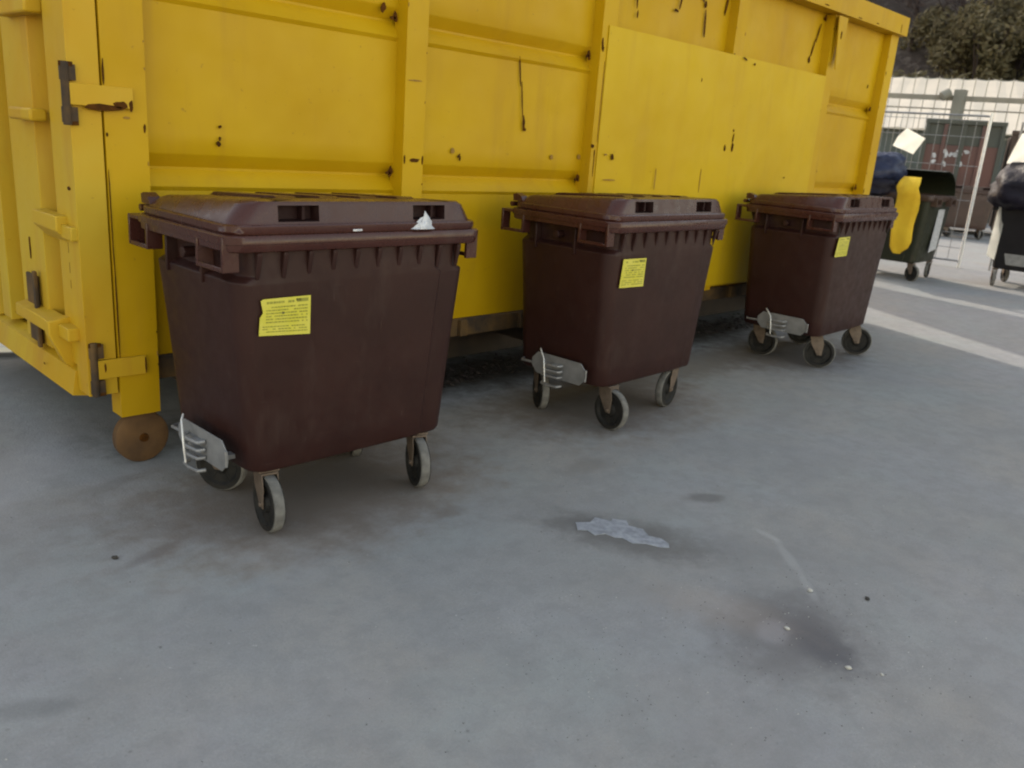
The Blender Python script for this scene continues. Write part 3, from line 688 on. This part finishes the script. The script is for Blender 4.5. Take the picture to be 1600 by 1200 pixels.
def film(name, pts, z0, th, mat, rnd, label, cat, amp=.01, parent=None):
    """crumpled thin scrap from an outline"""
    cx = sum(p[0] for p in pts) / len(pts); cy = sum(p[1] for p in pts) / len(pts)
    vs = [(0, 0, z0 + amp)]; n = len(pts); K = 4
    for k in range(1, K + 1):
        for p in pts:
            f = k / K; hh = z0 + amp * (1 - f) + amp * rnd.uniform(-.5, .6) * (1 if k < K else 0)
            vs.append(((p[0] - cx) * f, (p[1] - cy) * f, max(z0, hh)))
    fs = [(0, 1 + i, 1 + (i + 1) % n) for i in range(n)]
    for k in range(K - 1):
        a = 1 + k * n
        for i in range(n): fs.append((a + i, a + n + i, a + n + (i + 1) % n, a + (i + 1) % n))
    m = len(vs); vs += [(v[0], v[1], z0 - th) for v in vs[-n:]]; a = 1 + (K - 1) * n
    for i in range(n): fs.append((a + i, m + i, m + (i + 1) % n, a + (i + 1) % n))
    mb = MB(); mb.add(vs, fs); o = mb.build(name, mat, None, 0, smooth=30, loc=(cx, cy, 0))
    return tag(o, label, cat)

# crumpled film sitting on the near bin's rim
mb = MB(); rr = random.Random(3); n = 12; vs = []
for k in range(5):
    f = 1 - k / 5
    for i in range(n):
        a = 2 * math.pi * i / n; r = f ** .8 * (1 + .3 * rr.uniform(-1, 1))
        vs.append((.058 * r * math.cos(a) + .01 * k * .4, .020 * r * math.sin(a), max(0, .003 + .060 * (k / 5) ** 1.0 + .009 * rr.uniform(-1, 1) * (k > 0))))
vs.append((.006, 0, .080))
fs = [(k * n + i, k * n + (i + 1) % n, (k + 1) * n + (i + 1) % n, (k + 1) * n + i) for k in range(4) for i in range(n)] + [(4 * n + i, 4 * n + (i + 1) % n, 5 * n) for i in range(n)] + [list(range(n))[::-1]]
mb.add(vs, fs); o = mb.build('crumpled_film', M['whitefilm'], None, 0, smooth=25, loc=(2.330, 2.852, 1.252), rot=(0, 0, .02))
tag(o, 'small crumpled scrap of pale film on the nearest brown bin rim', 'litter')
for (x, y, z, s_, lb) in ((1.99, 2.848, 1.2525, 1.0, 'tiny white fleck on the front rim of the nearest brown bin'), (4.27, 2.892, 1.2525, 1.0, 'tiny white fleck on the front rim of the middle brown bin')):
    mb = MB(); mb.prism(blob(0, 0, .028, .008, .1, rr), 'z', 0, .008); o = mb.build('paper_fleck', M['whitefilm'], None, .001, loc=(x, y, z)); tag(o, lb, 'litter')

# flat pale patch on the asphalt, and pebbles
film('pale_patch', [(2.755, 2.19), (2.70, 2.13), (2.735, 2.10), (2.725, 2.05), (2.775, 2.03), (2.78, 1.98), (2.805, 1.96), (2.80, 1.90), (2.845, 1.86), (2.87, 1.80), (2.90, 1.775), (2.93, 1.80), (2.945, 1.85), (2.92, 1.90), (2.955, 1.96), (2.93, 2.02), (2.965, 2.06), (2.925, 2.11), (2.90, 2.10), (2.87, 2.17), (2.81, 2.15)], .003, .002, M['wornpatch'], rr,
     'flat pale ragged patch on the open asphalt', 'litter', .003)
def pebble(x, y, s, mat, label, sq=(1, .7, .5)):
    mb = MB(); vs = []; n = 9
    for j in range(1, 5):
        for i in range(n):
            a = 2 * math.pi * i / n; t = math.pi * j / 5; k = 1 + .22 * rr.uniform(-1, 1)
            vs.append((s * sq[0] * k * math.sin(t) * math.cos(a), s * sq[1] * k * math.sin(t) * math.sin(a), s * sq[2] * (math.cos(t) * k + .8)))
    vs += [(0, 0, s * sq[2] * 1.75), (0, 0, 0)]
    fs = [(j * n + i, j * n + (i + 1) % n, (j + 1) * n + (i + 1) % n, (j + 1) * n + i) for j in range(3) for i in range(n)]
    fs += [(i, (i + 1) % n, 4 * n) for i in range(n)] + [(3 * n + (i + 1) % n, 3 * n + i, 4 * n + 1) for i in range(n)]
    mb.add(vs, fs); o = mb.build('pebble', mat, None, 0, smooth=60, loc=(x, y, 0), rot=(0, 0, rr.uniform(0, 3))); tag(o, label, 'pebble', 'loose pebbles on the asphalt')
pebble(2.656, .865, .012, M['stone'], 'pale pebble just right of the large dark stain')
pebble(2.716, 1.125, .011, M['stone'], 'pale pebble on the upper left edge of the large dark stain')
pebble(3.054, 1.201, .014, M['stone'], 'pale pebble above the large dark stain, beyond its edge')
pebble(2.714, .772, .008, M['stone'], 'smallest pale pebble, farthest right of the large dark stain')
pebble(3.184, 1.021, .013, M['darkstone'], 'black pebble alone on the right side of the asphalt')
pebble(1.048, 3.05, .014, M['darkstone'], 'dark pebble on the asphalt left of the nearest brown bin')
mb = MB(); gr = random.Random(21)
for k in range(800):
    x, y = gr.uniform(.4, 8), gr.uniform(.2, 4.4); s_ = gr.uniform(.0012, .0034)
    q0 = gr.random()
    if q0 < .3: x, y = gr.gauss(2.7, .35), gr.gauss(1.1, .3)
    elif q0 < .55: x, y = gr.gauss(1.9, .28), gr.gauss(1.35, .28); s_ *= .8
    h = s_ * .8; mi = 0 if gr.random() < .25 else 1
    a = gr.uniform(0, 3); c_, d_ = math.cos(a) * s_, math.sin(a) * s_
    mb.add([(x + c_, y + d_, 0), (x - d_, y + c_ * .7, 0), (x - c_, y - d_, 0), (x + d_, y - c_ * .8, 0), (x, y, h)], [(0, 1, 4), (1, 2, 4), (2, 3, 4), (3, 0, 4)], mi)
tag(mb.build('grit', [M['stone'], M['darkstone']], None, 0, smooth=0), 'fine grit scattered over the asphalt', kind='stuff')

mb = MB(); gr = random.Random(77)
for k in range(2600):
    x = gr.uniform(2.4, 8.6); y = 4.10 + abs(gr.gauss(0, .20)); hh = max(0, .05 - .12 * abs(y - 4.2)) * gr.random() + .12 * max(0, noise.noise(Vector((x * 2.2, y * 3, 0)))) * gr.random()
    s_ = gr.uniform(.008, .028); a = gr.uniform(0, 6.28); t_ = gr.uniform(-.7, .7); c_, d_ = math.cos(a) * s_, math.sin(a) * s_
    mb.add([(x + c_, y + d_, hh + .004 + abs(t_) * s_), (x - d_ * .5, y + c_ * .5, hh + .004), (x - c_, y - d_, hh + .004), (x + d_ * .5, y - c_ * .5, hh + .004 + s_ * .3)], [(0, 1, 2, 3)], k % 2)
tag(mb.build('leaf_litter', [M['bark'], M['dark_steel']], None, 0, smooth=0, recalc=False), 'dark dead leaves and dirt blown under the yellow container', kind='stuff')

# white board lying beyond the door end
mb = MB(); mb.box(-.30, .45, -.07, .07, .035, .07); mb.box(-.28, -.20, -.06, .06, 0, .034); mb.box(.30, .40, -.06, .06, 0, .034)
tag(mb.build('white_board', M['white'], None, .004, loc=(1.50, 6.28, 0), rot=(0, 0, R(-20))), 'white board on blocks lying beyond the container door', 'board')

# ------------------------------------------------------------ sunlit corner: overfilled bins
def bag(name, c, size, mat, seed, label, cat='rubbish bag', knot=None, amp=.22, flat=0):
    mb = MB(); nu, nv = 40, 24; vs = []
    for j in range(nv + 1):
        t = math.pi * j / nv
        for i in range(nu):
            a = 2 * math.pi * i / nu
            d = Vector((math.sin(t) * math.cos(a), math.sin(t) * math.sin(a), math.cos(t)))
            r = 1 + amp * noise.noise(d * 1.6 + Vector((seed, 0, 0))) + amp * .55 * abs(noise.noise(d * 4.5 + Vector((0, seed, 0)))) + .07 * noise.noise(d * 9 + Vector((seed, seed, 0))) - .10 * abs(noise.noise(Vector((d.x * 7, d.y * 7, d.z * 2.5)) + Vector((seed, 4, 0))))
            v = d * r
            vs.append((v.x * size[0], v.y * size[1], max(v.z, -1 + flat) * size[2]))
    fs = [(j * nu + i, j * nu + (i + 1) % nu, (j + 1) * nu + (i + 1) % nu, (j + 1) * nu + i) for j in range(nv) for i in range(nu)]
    mb.add(vs, fs)
    if knot: mb.tube([(0, 0, size[2] * .8), (.02, .01, size[2] * 1.12), (.07, .02, size[2] * 1.28)], .03, 8, 0, .06)
    o = mb.build(name, mat, None, 0, smooth=70, loc=c)
    return tag(o, label, cat)

def open_bin(loc, rz, bm, rimm, W, D, label, reflect=None, group='overfilled bins in the sunlit corner'):
    root = empty('wheeled_bin', loc, rz); tag(root, label, 'wheeled bin', group)
    b = MB()
    def br(f, z, d=.012): return [(x * W, y * D, z) for x, y, _ in body_ring(.5 * f, .5 * f, z, d, .07)]
    b.loft([br(.80, .27), br(.84, .29), br(.93, .9), br(.96, 1.22)], 0, (True, False))
    b.loft([br(.95, 1.22), br(.85, .60)], 0, (False, True))
    b.build('body', bm, root, .004, smooth=40)
    r_ = MB()
    def q(f, z): return [(x * W, y * D, z) for x, y, _ in rrect(.5 * f, .5 * f, .06, z)]
    r_.loft([q(.95, 1.222), q(1.02, 1.222), q(1.03, 1.23), q(1.03, 1.30), q(1.02, 1.31), q(.93, 1.31), q(.93, 1.225)], 0, (False, False))
    r_.build('rim', rimm, root, 0, smooth=50)
    for s in (-1, 1):
        for ya in (-.42, .18):
            h = MB(); x0, x1 = sorted((s * W * .47, s * (W * .5 + .06))); xa, xb = sorted((s * (W * .5 + .035), s * (W * .5 + .06)))
            h.box(x0, x1, ya * D, ya * D + .025, 1.15, 1.28); h.box(x0, x1, ya * D + .22, ya * D + .245, 1.15, 1.28); h.box(xa, xb, ya * D + .026, ya * D + .219, 1.15, 1.18); h.box(xa, xb, ya * D + .026, ya * D + .219, 1.25, 1.28)
            h.build('handle', rimm, root, .004)
    for (x, y, a) in ((-.38, -.38, 200), (.38, -.38, 250), (-.38, .38, 215), (.38, .38, 190)):
        castor_to(root, x * W, y * D, R(a) - rz)
    return root

gb = open_bin((14.08, 5.28, 0), R(-88), M['green'], M['brown_far'], 1.24, 1.16, 'dark green bin with open lid, overfilled, beyond the yellow container')
# half-open curved lid
mb = MB(); vs = []; n = 14
for side in (0, 1):
    for x in (-.60, .60):
        for k in range(n + 1):
            a = R(-6 + 112 * k / n); r = .56 - side * .02
            vs.append((x, .02 + r * math.cos(a), 1.31 + r * .66 * math.sin(a)))
fs = []
m_ = n + 1
for k in range(n):
    fs.append((k, k + 1, m_ + k + 1, m_ + k)); fs.append((2 * m_ + k, 3 * m_ + k, 3 * m_ + k + 1, 2 * m_ + k + 1))
    fs.append((k, 2 * m_ + k, 2 * m_ + k + 1, k + 1)); fs.append((m_ + k, m_ + k + 1, 3 * m_ + k + 1, 3 * m_ + k))
fs += [(0, m_, 3 * m_, 2 * m_), (n, 2 * m_ + n, 3 * m_ + n, m_ + n)]
mb.add(vs, fs); mb.build('lid', M['green'], gb, .004, smooth=40)
mb = MB(); mb.prism([(-.12, .44), (.22, .48), (.27, 1.10), (-.02, 1.10)], 'x', .585, .592); 
mb.build('pale_panel', M['whitefilm'], gb, 0)  # pale panel on the right side of the bin
bag('rubbish_bag', (13.75, 5.62, 1.62), (.44, .42, .30), M['navy'], 2.3, 'glossy navy bag bulging from the dark green bin', amp=.2)
bag('rubbish_bag', (13.72, 5.66, 1.36), (.50, .50, .20), M['black'], 7.3, 'black bag under the navy bag in the dark green bin', amp=.2)
# yellow bag hanging over the front edge of the green bin
mb = MB(); rows = [(1.56, 4.78, 4.97), (1.48, 4.74, 5.00), (1.40, 4.72, 4.99), (1.30, 4.68, 4.95), (1.20, 4.66, 4.95), (1.08, 4.66, 4.96), (.98, 4.68, 4.93), (.86, 4.69, 4.94), (.74, 4.68, 4.93), (.62, 4.67, 4.92), (.52, 4.70, 4.91), (.46, 4.77, 4.88), (.42, 4.80, 4.85)]
vs = []; nb = 26
for j, (z, a, b) in enumerate(rows):
    for i in range(nb):
        t = 2 * math.pi * i / nb; c_ = math.cos(t); yy = .09 + (a + b) / 2 + (.03 + (b - a) / 2) * (abs(c_) ** .8 * (1 if c_ > 0 else -1))
        fold = .012 * math.sin(yy * 62 + z * 2.2) * min(1, (z - .3)) + .035 * noise.noise(Vector((z * 2.5, yy * 7, 1)))
        th = .035 + .03 * noise.noise(Vector((z * 3, yy * 4, 6)))
        vs.append((13.30 + (.0 if z < 1.38 else (z - 1.38) * 1.1) + th * math.sin(t) + fold, yy, z))
fs = [(j * nb + i, j * nb + (i + 1) % nb, (j + 1) * nb + (i + 1) % nb, (j + 1) * nb + i) for j in range(len(rows) - 1) for i in range(nb)] + [list(range(nb)), [(len(rows) - 1) * nb + i for i in range(nb)][::-1]]
mb.v = []; mb.add([(v[0] - 13.24, v[1] - 4.9, v[2] - .42) for v in vs], fs)
tag(mb.build('rubbish_bag', M['yellowbag'], None, 0, smooth=70, loc=(13.24, 4.9, .42)), 'bright yellow bag hanging down the front of the dark green bin', 'rubbish bag')
mb = MB(); mb.prism([(.24, -.10), (-.10, -.16), (-.18, .10), (.14, .19), (.22, .04)], 'x', 0, .004)
tag(mb.build('white_sheet', M['sheet'], None, 0, loc=(13.72, 5.18, 2.06), rot=(R(8), R(-12), R(38))), 'white paper sheet sticking up out of the dark green bin', 'paper')

rb = open_bin((15.28, 3.47, 0), R(-85), M['black_plastic'], M['black_plastic'], 1.30, 1.10, 'black bin overflowing with black bags at the right edge')
mb = MB(); mb.prism([(-.64, .46), (-.52, .40), (-.50, 1.26), (-.62, 1.26)], 'y', -.515, -.503); mb.build('pale_panel', M['sheet'], rb, 0)  # pale strip at the edge of the bin front
mb = MB(); mb.prism([(-.35, .35), (-.05, .35), (-.02, .52), (-.40, .52)], 'y', -.50, -.49); mb.build('foot_pedal', M['zinc'], rb, 0)
bag('rubbish_bag', (14.95, 3.62, 1.52), (.56, .66, .42), M['black'], 12.1, 'black bag heaped over the black bin, draped across its rim', amp=.22)
bag('rubbish_bag', (15.45, 3.0, 1.55), (.5, .5, .33), M['navy'], 17.7, 'dark navy bag behind the black heap in the black bin', amp=.22)
mb = MB(); mb.prism([(.20, -.16), (-.26, -.18), (-.28, .16), (-.05, .17), (-.05, .30), (.10, .30), (.16, .06)], 'x', 0, .004)
tag(mb.build('white_sheet', M['sheet'], None, 0, loc=(15.0, 3.95, 2.02), rot=(0, R(-10), R(35))), 'white paper sheet standing on the black bags at the right edge', 'paper')

# ------------------------------------------------------------ mesh fence panels, yard fence
def mesh_panel(ax, ay, bx, by, h, label, bright=None, nv=17):
    root = empty('mesh_fence_panel', (ax, ay, 0), math.atan2(by - ay, bx - ax)); tag(root, label, 'mesh fence', 'temporary mesh fence panels')
    L = math.hypot(bx - ax, by - ay)
    for x in (0, L): 
        p = MB(); p.tube([(x, 0, .0), (x, 0, h)], .027 if bright and x == 0 else .018, 14); p.build('post', M['brightwire'] if bright and x == 0 else M['zinc'], root)
    for z in (h - .06, .12):
        p = MB(); p.tube([(.03, 0, z), (L - .03, 0, z)], .018, 8); p.build('rail', M['zinc'], root)
    p = MB()
    for k in range(1, nv): x = L * k / nv; p.tube([(x, 0, .12), (x, 0, h - .06)], .0055, 5)
    for z in (.35, .62, 1.2, 1.8, h - .14, h - .42): p.tube([(.02, 0, z), (L - .02, 0, z)], .006, 5)
    p.build('wire_mesh', M['zinc'], root)
    return root
mesh_panel(16.80, 5.06, 16.10, 8.50, 2.72, 'mesh fence panel with a bright end pole, behind the dark green bin', True)
mesh_panel(17.42, 1.65, 17.10, 4.62, 2.60, 'mesh fence panel right of the bright pole, behind the black bin')

root = empty('yard_fence', (29.9, 10.05, 0)); tag(root, 'tall grey yard fence with wide rail and thick post in front of the shed', 'fence')
FU = Vector((.325, -.945, 0)).normalized()
a = FU * -13; b_ = FU * 13
for (z, hh) in ((3.96, .080), (3.62, .022)):
    p = MB()
    p.add([tuple(a + Vector((0, 0, z - hh))), tuple(b_ + Vector((0, 0, z - hh))), tuple(b_ + Vector((.05, .02, z - hh))), tuple(a + Vector((.05, .02, z - hh))),
           tuple(a + Vector((0, 0, z + hh))), tuple(b_ + Vector((0, 0, z + hh))), tuple(b_ + Vector((.05, .02, z + hh))), tuple(a + Vector((.05, .02, z + hh)))],
          [(0, 1, 2, 3), (7, 6, 5, 4), (0, 4, 5, 1), (1, 5, 6, 2), (2, 6, 7, 3), (3, 7, 4, 0)])
    p.build('rail', M['fencepaint'], root)
for k in (-1, 0, 1):
    p = MB(); q_ = FU * (k * 7.8); p.box(q_.x - .16, q_.x + .16, q_.y - .16, q_.y + .16, 0, 4.22); p.tube([(q_.x - .3, q_.y + .45, 3.98), (q_.x - .15, q_.y + .28, 4.12)], .16, 10); p.build('post', M['postgrey'], root, .01)
p = MB()
for k in range(-37, 38):
    q_ = FU * (k * .348) + Vector((-.05, -.02, 0)); p.tube([(q_.x, q_.y, .1), (q_.x, q_.y, 4.6)], .013, 5)
for z in (1.4, 2.8): p.tube([tuple(a + Vector((-.05, -.02, z))), tuple(b_ + Vector((-.05, -.02, z)))], .012, 5)
p.build('wire_mesh', M['fencepaint'], root)

# ------------------------------------------------------------ far containers and bins behind the fence
def far_box(name, loc, rz, L, D, H, top, low, zsplit, label, graffiti=False, cat='container'):
    root = empty(name, loc, rz); tag(root, label, cat, 'dark containers behind the mesh fence')
    b = MB(); b.box(0, L, 0, .04, zsplit, H); b.box(0, L, D - .04, D, .2, H); b.box(0, .04, .041, D - .041, .2, H); b.box(L - .04, L, .041, D - .041, .2, H); b.box(.05, L - .05, .05, D - .05, .2, .26)
    b.build('shell', top, root, .01)
    b = MB(); b.box(-.015, L + .015, -.02, .039, .18, zsplit - .003)
    r2 = random.Random(5)
    if graffiti:
        for k in range(16): b.prism(blob(L * .38 + r2.uniform(-.42, .42), zsplit - .33 + r2.uniform(-.22, .18), r2.uniform(.04, .11), r2.uniform(.03, .08), r2.uniform(0, 3), r2), 'y', -.026, -.0195, 1)
    b.build('lower_panel', [low, M['whitefilm']], root, .01)
    for k in range(5):
        b = MB(); x = L * k / 4; b.box(x - .05, x + .05, -.07, -.021, .18, H); b.build('post', low if k % 2 else top, root, .01)
    b = MB(); b.box(-.06, L + .06, -.08, .06, H + .002, H + .12); b.build('top_rail', top, root, .01)
    return root
far_box('dark_container', (25.95, 9.42, 0), R(-71), 1.92, 2.2, 2.98, M['greygreen'], M['oxide'], 2.42, 'grey-green container with reddish lower side and pale graffiti behind the fence', True)
far_box('dark_container', (27.0, 7.45, 0), R(-71), 3.2, 2.2, 2.80, M['oxdark'], M['oxide'], 1.7, 'dark brown container behind the fence, right of the bright pole')
FB = []
for i, (x, y, rz, mats, lb) in enumerate((((24.7), 9.05, R(-72), ('grey_plastic', 'grey_plastic'), 'dark grey closed bin behind the fence, left of two'), (24.95, 7.62, R(-68), ('brown_far', 'brown_far'), 'faded brown closed bin behind the fence, right of two'))):
    o = make_bin(M[mats[0]], M[mats[1]], M['pocket'], hitch=False); o.location = (x, y, 0); o.rotation_euler = (0, 0, rz)
    tag(o, lb, 'wheeled bin', 'closed bins behind the mesh fence')
    for (cx, cy, a) in ((-.40, -.25, 250), (.40, -.25, 200), (-.40, .24, 230), (.40, .24, 260)): castor_to(o, cx, cy, R(a) - rz)

# ------------------------------------------------------------ shed with pale roof
def shed():
    U = Vector((.938, .345, 0)).normalized(); V = Vector((-U.y, U.x, 0))
    root = empty('shed', (33.8, 11.6, 0), math.atan2(U.y, U.x)); tag(root, 'low grey-green shed with a pale cream sheet roof behind the fences', 'shed')
    root.rotation_euler[2] = math.atan2(U.y, U.x) + R(-1.5)
    w_ = MB(); w_.box(0, .2, -22, 22, 0, 3.18); w_.box(12.2, 12.4, -22, 22, 0, 6.05); w_.box(.2, 12.2, -22, -21.8, 0, 3.1); w_.box(.2, 12.2, 21.8, 22, 0, 3.1)
    for k in range(60): w_.box(-.03, -.001, -21.9 + k * .73, -21.75 + k * .73, .1, 3.1)
    w_.build('wall', M['shedwall'], root)
    r_ = MB(); n = 110
    prof = []
    for k in range(n + 1):
        y = -22.3 + 44.6 * k / n; prof.append((y, .035 if k % 2 else 0))
    za, zb = 3.13, 6.05
    vs = [(-.35, y, za + d) for y, d in prof] + [(12.4, y, zb + d) for y, d in prof] + [(-.35, y, za - .04) for y, d in prof] + [(12.4, y, zb - .04) for y, d in prof]
    m = n + 1; fs = []
    for k in range(n): fs += [(k, k + 1, m + k + 1, m + k), (2 * m + k, 3 * m + k, 3 * m + k + 1, 2 * m + k + 1), (k, 2 * m + k, 2 * m + k + 1, k + 1), (m + k, m + k + 1, 3 * m + k + 1, 3 * m + k)]
    r_.add(vs, fs); r_.build('roof', M['roof'], root, 0, smooth=0)
shed()

# ------------------------------------------------------------ trees and bushes on the hillside
def bush(loc, r, h, mat, seed, name, label, cat, group, nleaf=4200, ls=.20):
    root = empty(name, loc); tag(root, label, cat, group); q = random.Random(seed)
    t = MB()
    for k in range(5):
        a = q.uniform(0, 6.28); t.tube([(0, 0, -.6), (.3 * math.cos(a) * r, .3 * math.sin(a) * r, h * .45), (.55 * math.cos(a) * r, .55 * math.sin(a) * r, h * .8)], .09, 6, 0, .02)
    t.build('trunk', M['bark'], root)
    c = MB(); cl = [(Vector((q.gauss(0, .42) * r, q.gauss(0, .42) * r, h * q.uniform(.15, .92))), q.uniform(.22, .42) * r) for _ in range(24)]
    for k in range(nleaf):
        cc, rad = q.choice(cl); d = Vector((q.gauss(0, 1), q.gauss(0, 1), q.gauss(0, 1))).normalized() * rad * q.uniform(.5, 1.05)
        p = cc + d; u = Vector((q.gauss(0, 1), q.gauss(0, 1), q.gauss(0, 1))).normalized(); v = u.orthogonal().normalized(); s_ = ls * q.uniform(.5, 1.3)
        c.add([p - u * s_, p - v * s_ * .5, p + u * s_, p + v * s_ * .5], [(0, 1, 2, 3)])
    c.build('crown', mat, root, 0, smooth=0, recalc=False)
def bare_tree(loc, h, seed, label, dense=1):
    root = empty('bare_tree', loc); tag(root, label, 'tree', 'bare trees on the hillside'); q = random.Random(seed)
    t = MB(); t.tube([(0, 0, -1), (.1, .1, h * .3), (q.uniform(-.4, .4), q.uniform(-.4, .4), h * .62), (q.uniform(-.6, .6), q.uniform(-.6, .6), h)], .20, 7, 0, .03); t.build('trunk', M['bark'], root)
    c = MB()
    for k in range(34):
        z = h * q.uniform(.12, .95); a = q.uniform(0, 6.28); L = (1.15 - z / h) * h * .42 + .5
        p0 = Vector((0, 0, z)); p1 = p0 + Vector((math.cos(a) * L * .5, math.sin(a) * L * .5, L * .35)); p2 = p0 + Vector((math.cos(a + .2) * L, math.sin(a + .2) * L, L * .75))
        c.tube([p0, p1, p2], .05, 4, 0, .012)
        for m in range(int(26 * dense)):
            f = q.random(); b0 = p0.lerp(p1, f * 2) if f < .5 else p1.lerp(p2, f * 2 - 1)
            d = Vector((q.gauss(0, 1), q.gauss(0, 1), q.gauss(.4, .8))).normalized() * q.uniform(.4, 1.1)
            s_ = Vector((q.gauss(0, 1), q.gauss(0, 1), q.gauss(0, 1))).normalized() * .028
            c.add([b0 - s_, b0 + s_, b0 + d * .6 + s_ * .6, b0 + d], [(0, 1, 2), (0, 2, 3)])
    c.build('crown', M['dryleaf'], root, 0, smooth=0, recalc=False)
def hp(u, v): p = HU * u + HV * v; return (p.x, p.y, max(0, (u - 50)) * .80 + 1.2 * noise.noise(p * .12) * min(1, (u - 49) / 6) - .3)
ob = [(57.0, -3.9, 3.3, 5.2), (56.0, -7.6, 2.8, 4.2), (59.5, -5.6, 3.0, 4.6), (55.5, -.6, 1.7, 2.6), (58.5, -9.4, 3.0, 4.2), (60.5, -2.0, 2.4, 3.4), (57.5, -12.6, 3.0, 4.2)]
ol = ['round olive bush on the hillside above the cream shed roof', 'low olive bush on the hillside near the right edge', 'tall olive bush behind the round one on the hillside', 'small olive bush nearest the container top rail', 'olive bush at the right edge of the hillside', 'upper left olive bush on the hillside', 'olive bush at the far right of the hillside']
for i, ((u, v, r, h), lb) in enumerate(zip(ob, ol)): bush(hp(u, v), r, h, M['olive'], 50 + i, 'olive_bush', lb, 'bush', 'olive bushes on the hillside')
k = 0
for row, (u0, n_, h0) in enumerate(((61, 7, 7.5), (65, 7, 8.5), (70, 6, 9))):
    for i in range(n_):
        k += 1; q = random.Random(200 + k)
        v = 8 - i * 3.6 + q.uniform(-1, 1); u = u0 + q.uniform(-.8, .8)
        bare_tree(hp(u, v), h0 * q.uniform(.85, 1.1), 300 + k, ('front', 'middle', 'upper')[row] + '-row bare brown tree on the hillside, number %d from the left' % (i + 1) if False else
                  ['leftmost', 'second from left', 'third from left', 'fourth from left', 'fifth from left', 'sixth from left', 'seventh from left'][i] + ' bare brown tree in the ' + ('lowest', 'middle', 'highest')[row] + ' row on the hillside', 1)

# ------------------------------------------------------------ warehouse and cut roof up-sun, unseen, added only to block the sun
root = empty('sun_blocker', (-4, 16.5, 0)); tag(root, 'long grey warehouse hidden behind the yellow container, added to shade the yard', 'sun_blocker')
mb = MB(); mb.box(-22, 16.1, -5, -4.7, 0, 4.7); mb.box(-22, 16.1, 4.7, 5, 0, 4.7); mb.box(-22, -21.7, -4.699, 4.699, 0, 4.7); mb.box(15.8, 16.1, -4.699, 4.699, 0, 4.7); mb.build('wall', M['wall_grey'], root, .02)
mb = MB(); mb.box(-22.3, 16.1, -5.1, 5.1, 4.703, 4.9); mb.build('roof', M['shedwall'], root, .02)
def shadow_roof(poly, z, posts, label):  # roof outline is the wanted shadow, moved back along the sun direction
    cx = sum(p[0] for p in poly) / len(poly); cy = sum(p[1] for p in poly) / len(poly)
    dx = math.cos(SUN_AZ) * z / math.tan(SUN_EL); dy = math.sin(SUN_AZ) * z / math.tan(SUN_EL)
    root = empty('unseen_shadow_roof', (cx + dx, cy + dy, 0)); tag(root, label, 'shadow_roof')
    mb = MB(); mb.prism([(p[0] - cx, p[1] - cy) for p in poly], 'z', z, z + .03); mb.build('roof', M['shedwall'], root)
    for i in posts:
        p = poly[i]; x, y = (p[0] - cx) * .93, (p[1] - cy) * .93
        mb = MB(); mb.box(x - .05, x + .05, y - .05, y + .05, 0, z - .003); mb.build('post', M['zinc'], root)
shadow_roof([(10.41, 4.11), (11.05, 5.3), (12.5, 5.3), (12.34, 4.78), (11.84, 2.71), (11.2, 0), (8.0, 0)], 6.0, (0, 1, 2, 5), 'unseen roof added behind the yellow container, cut to a shadow outline')
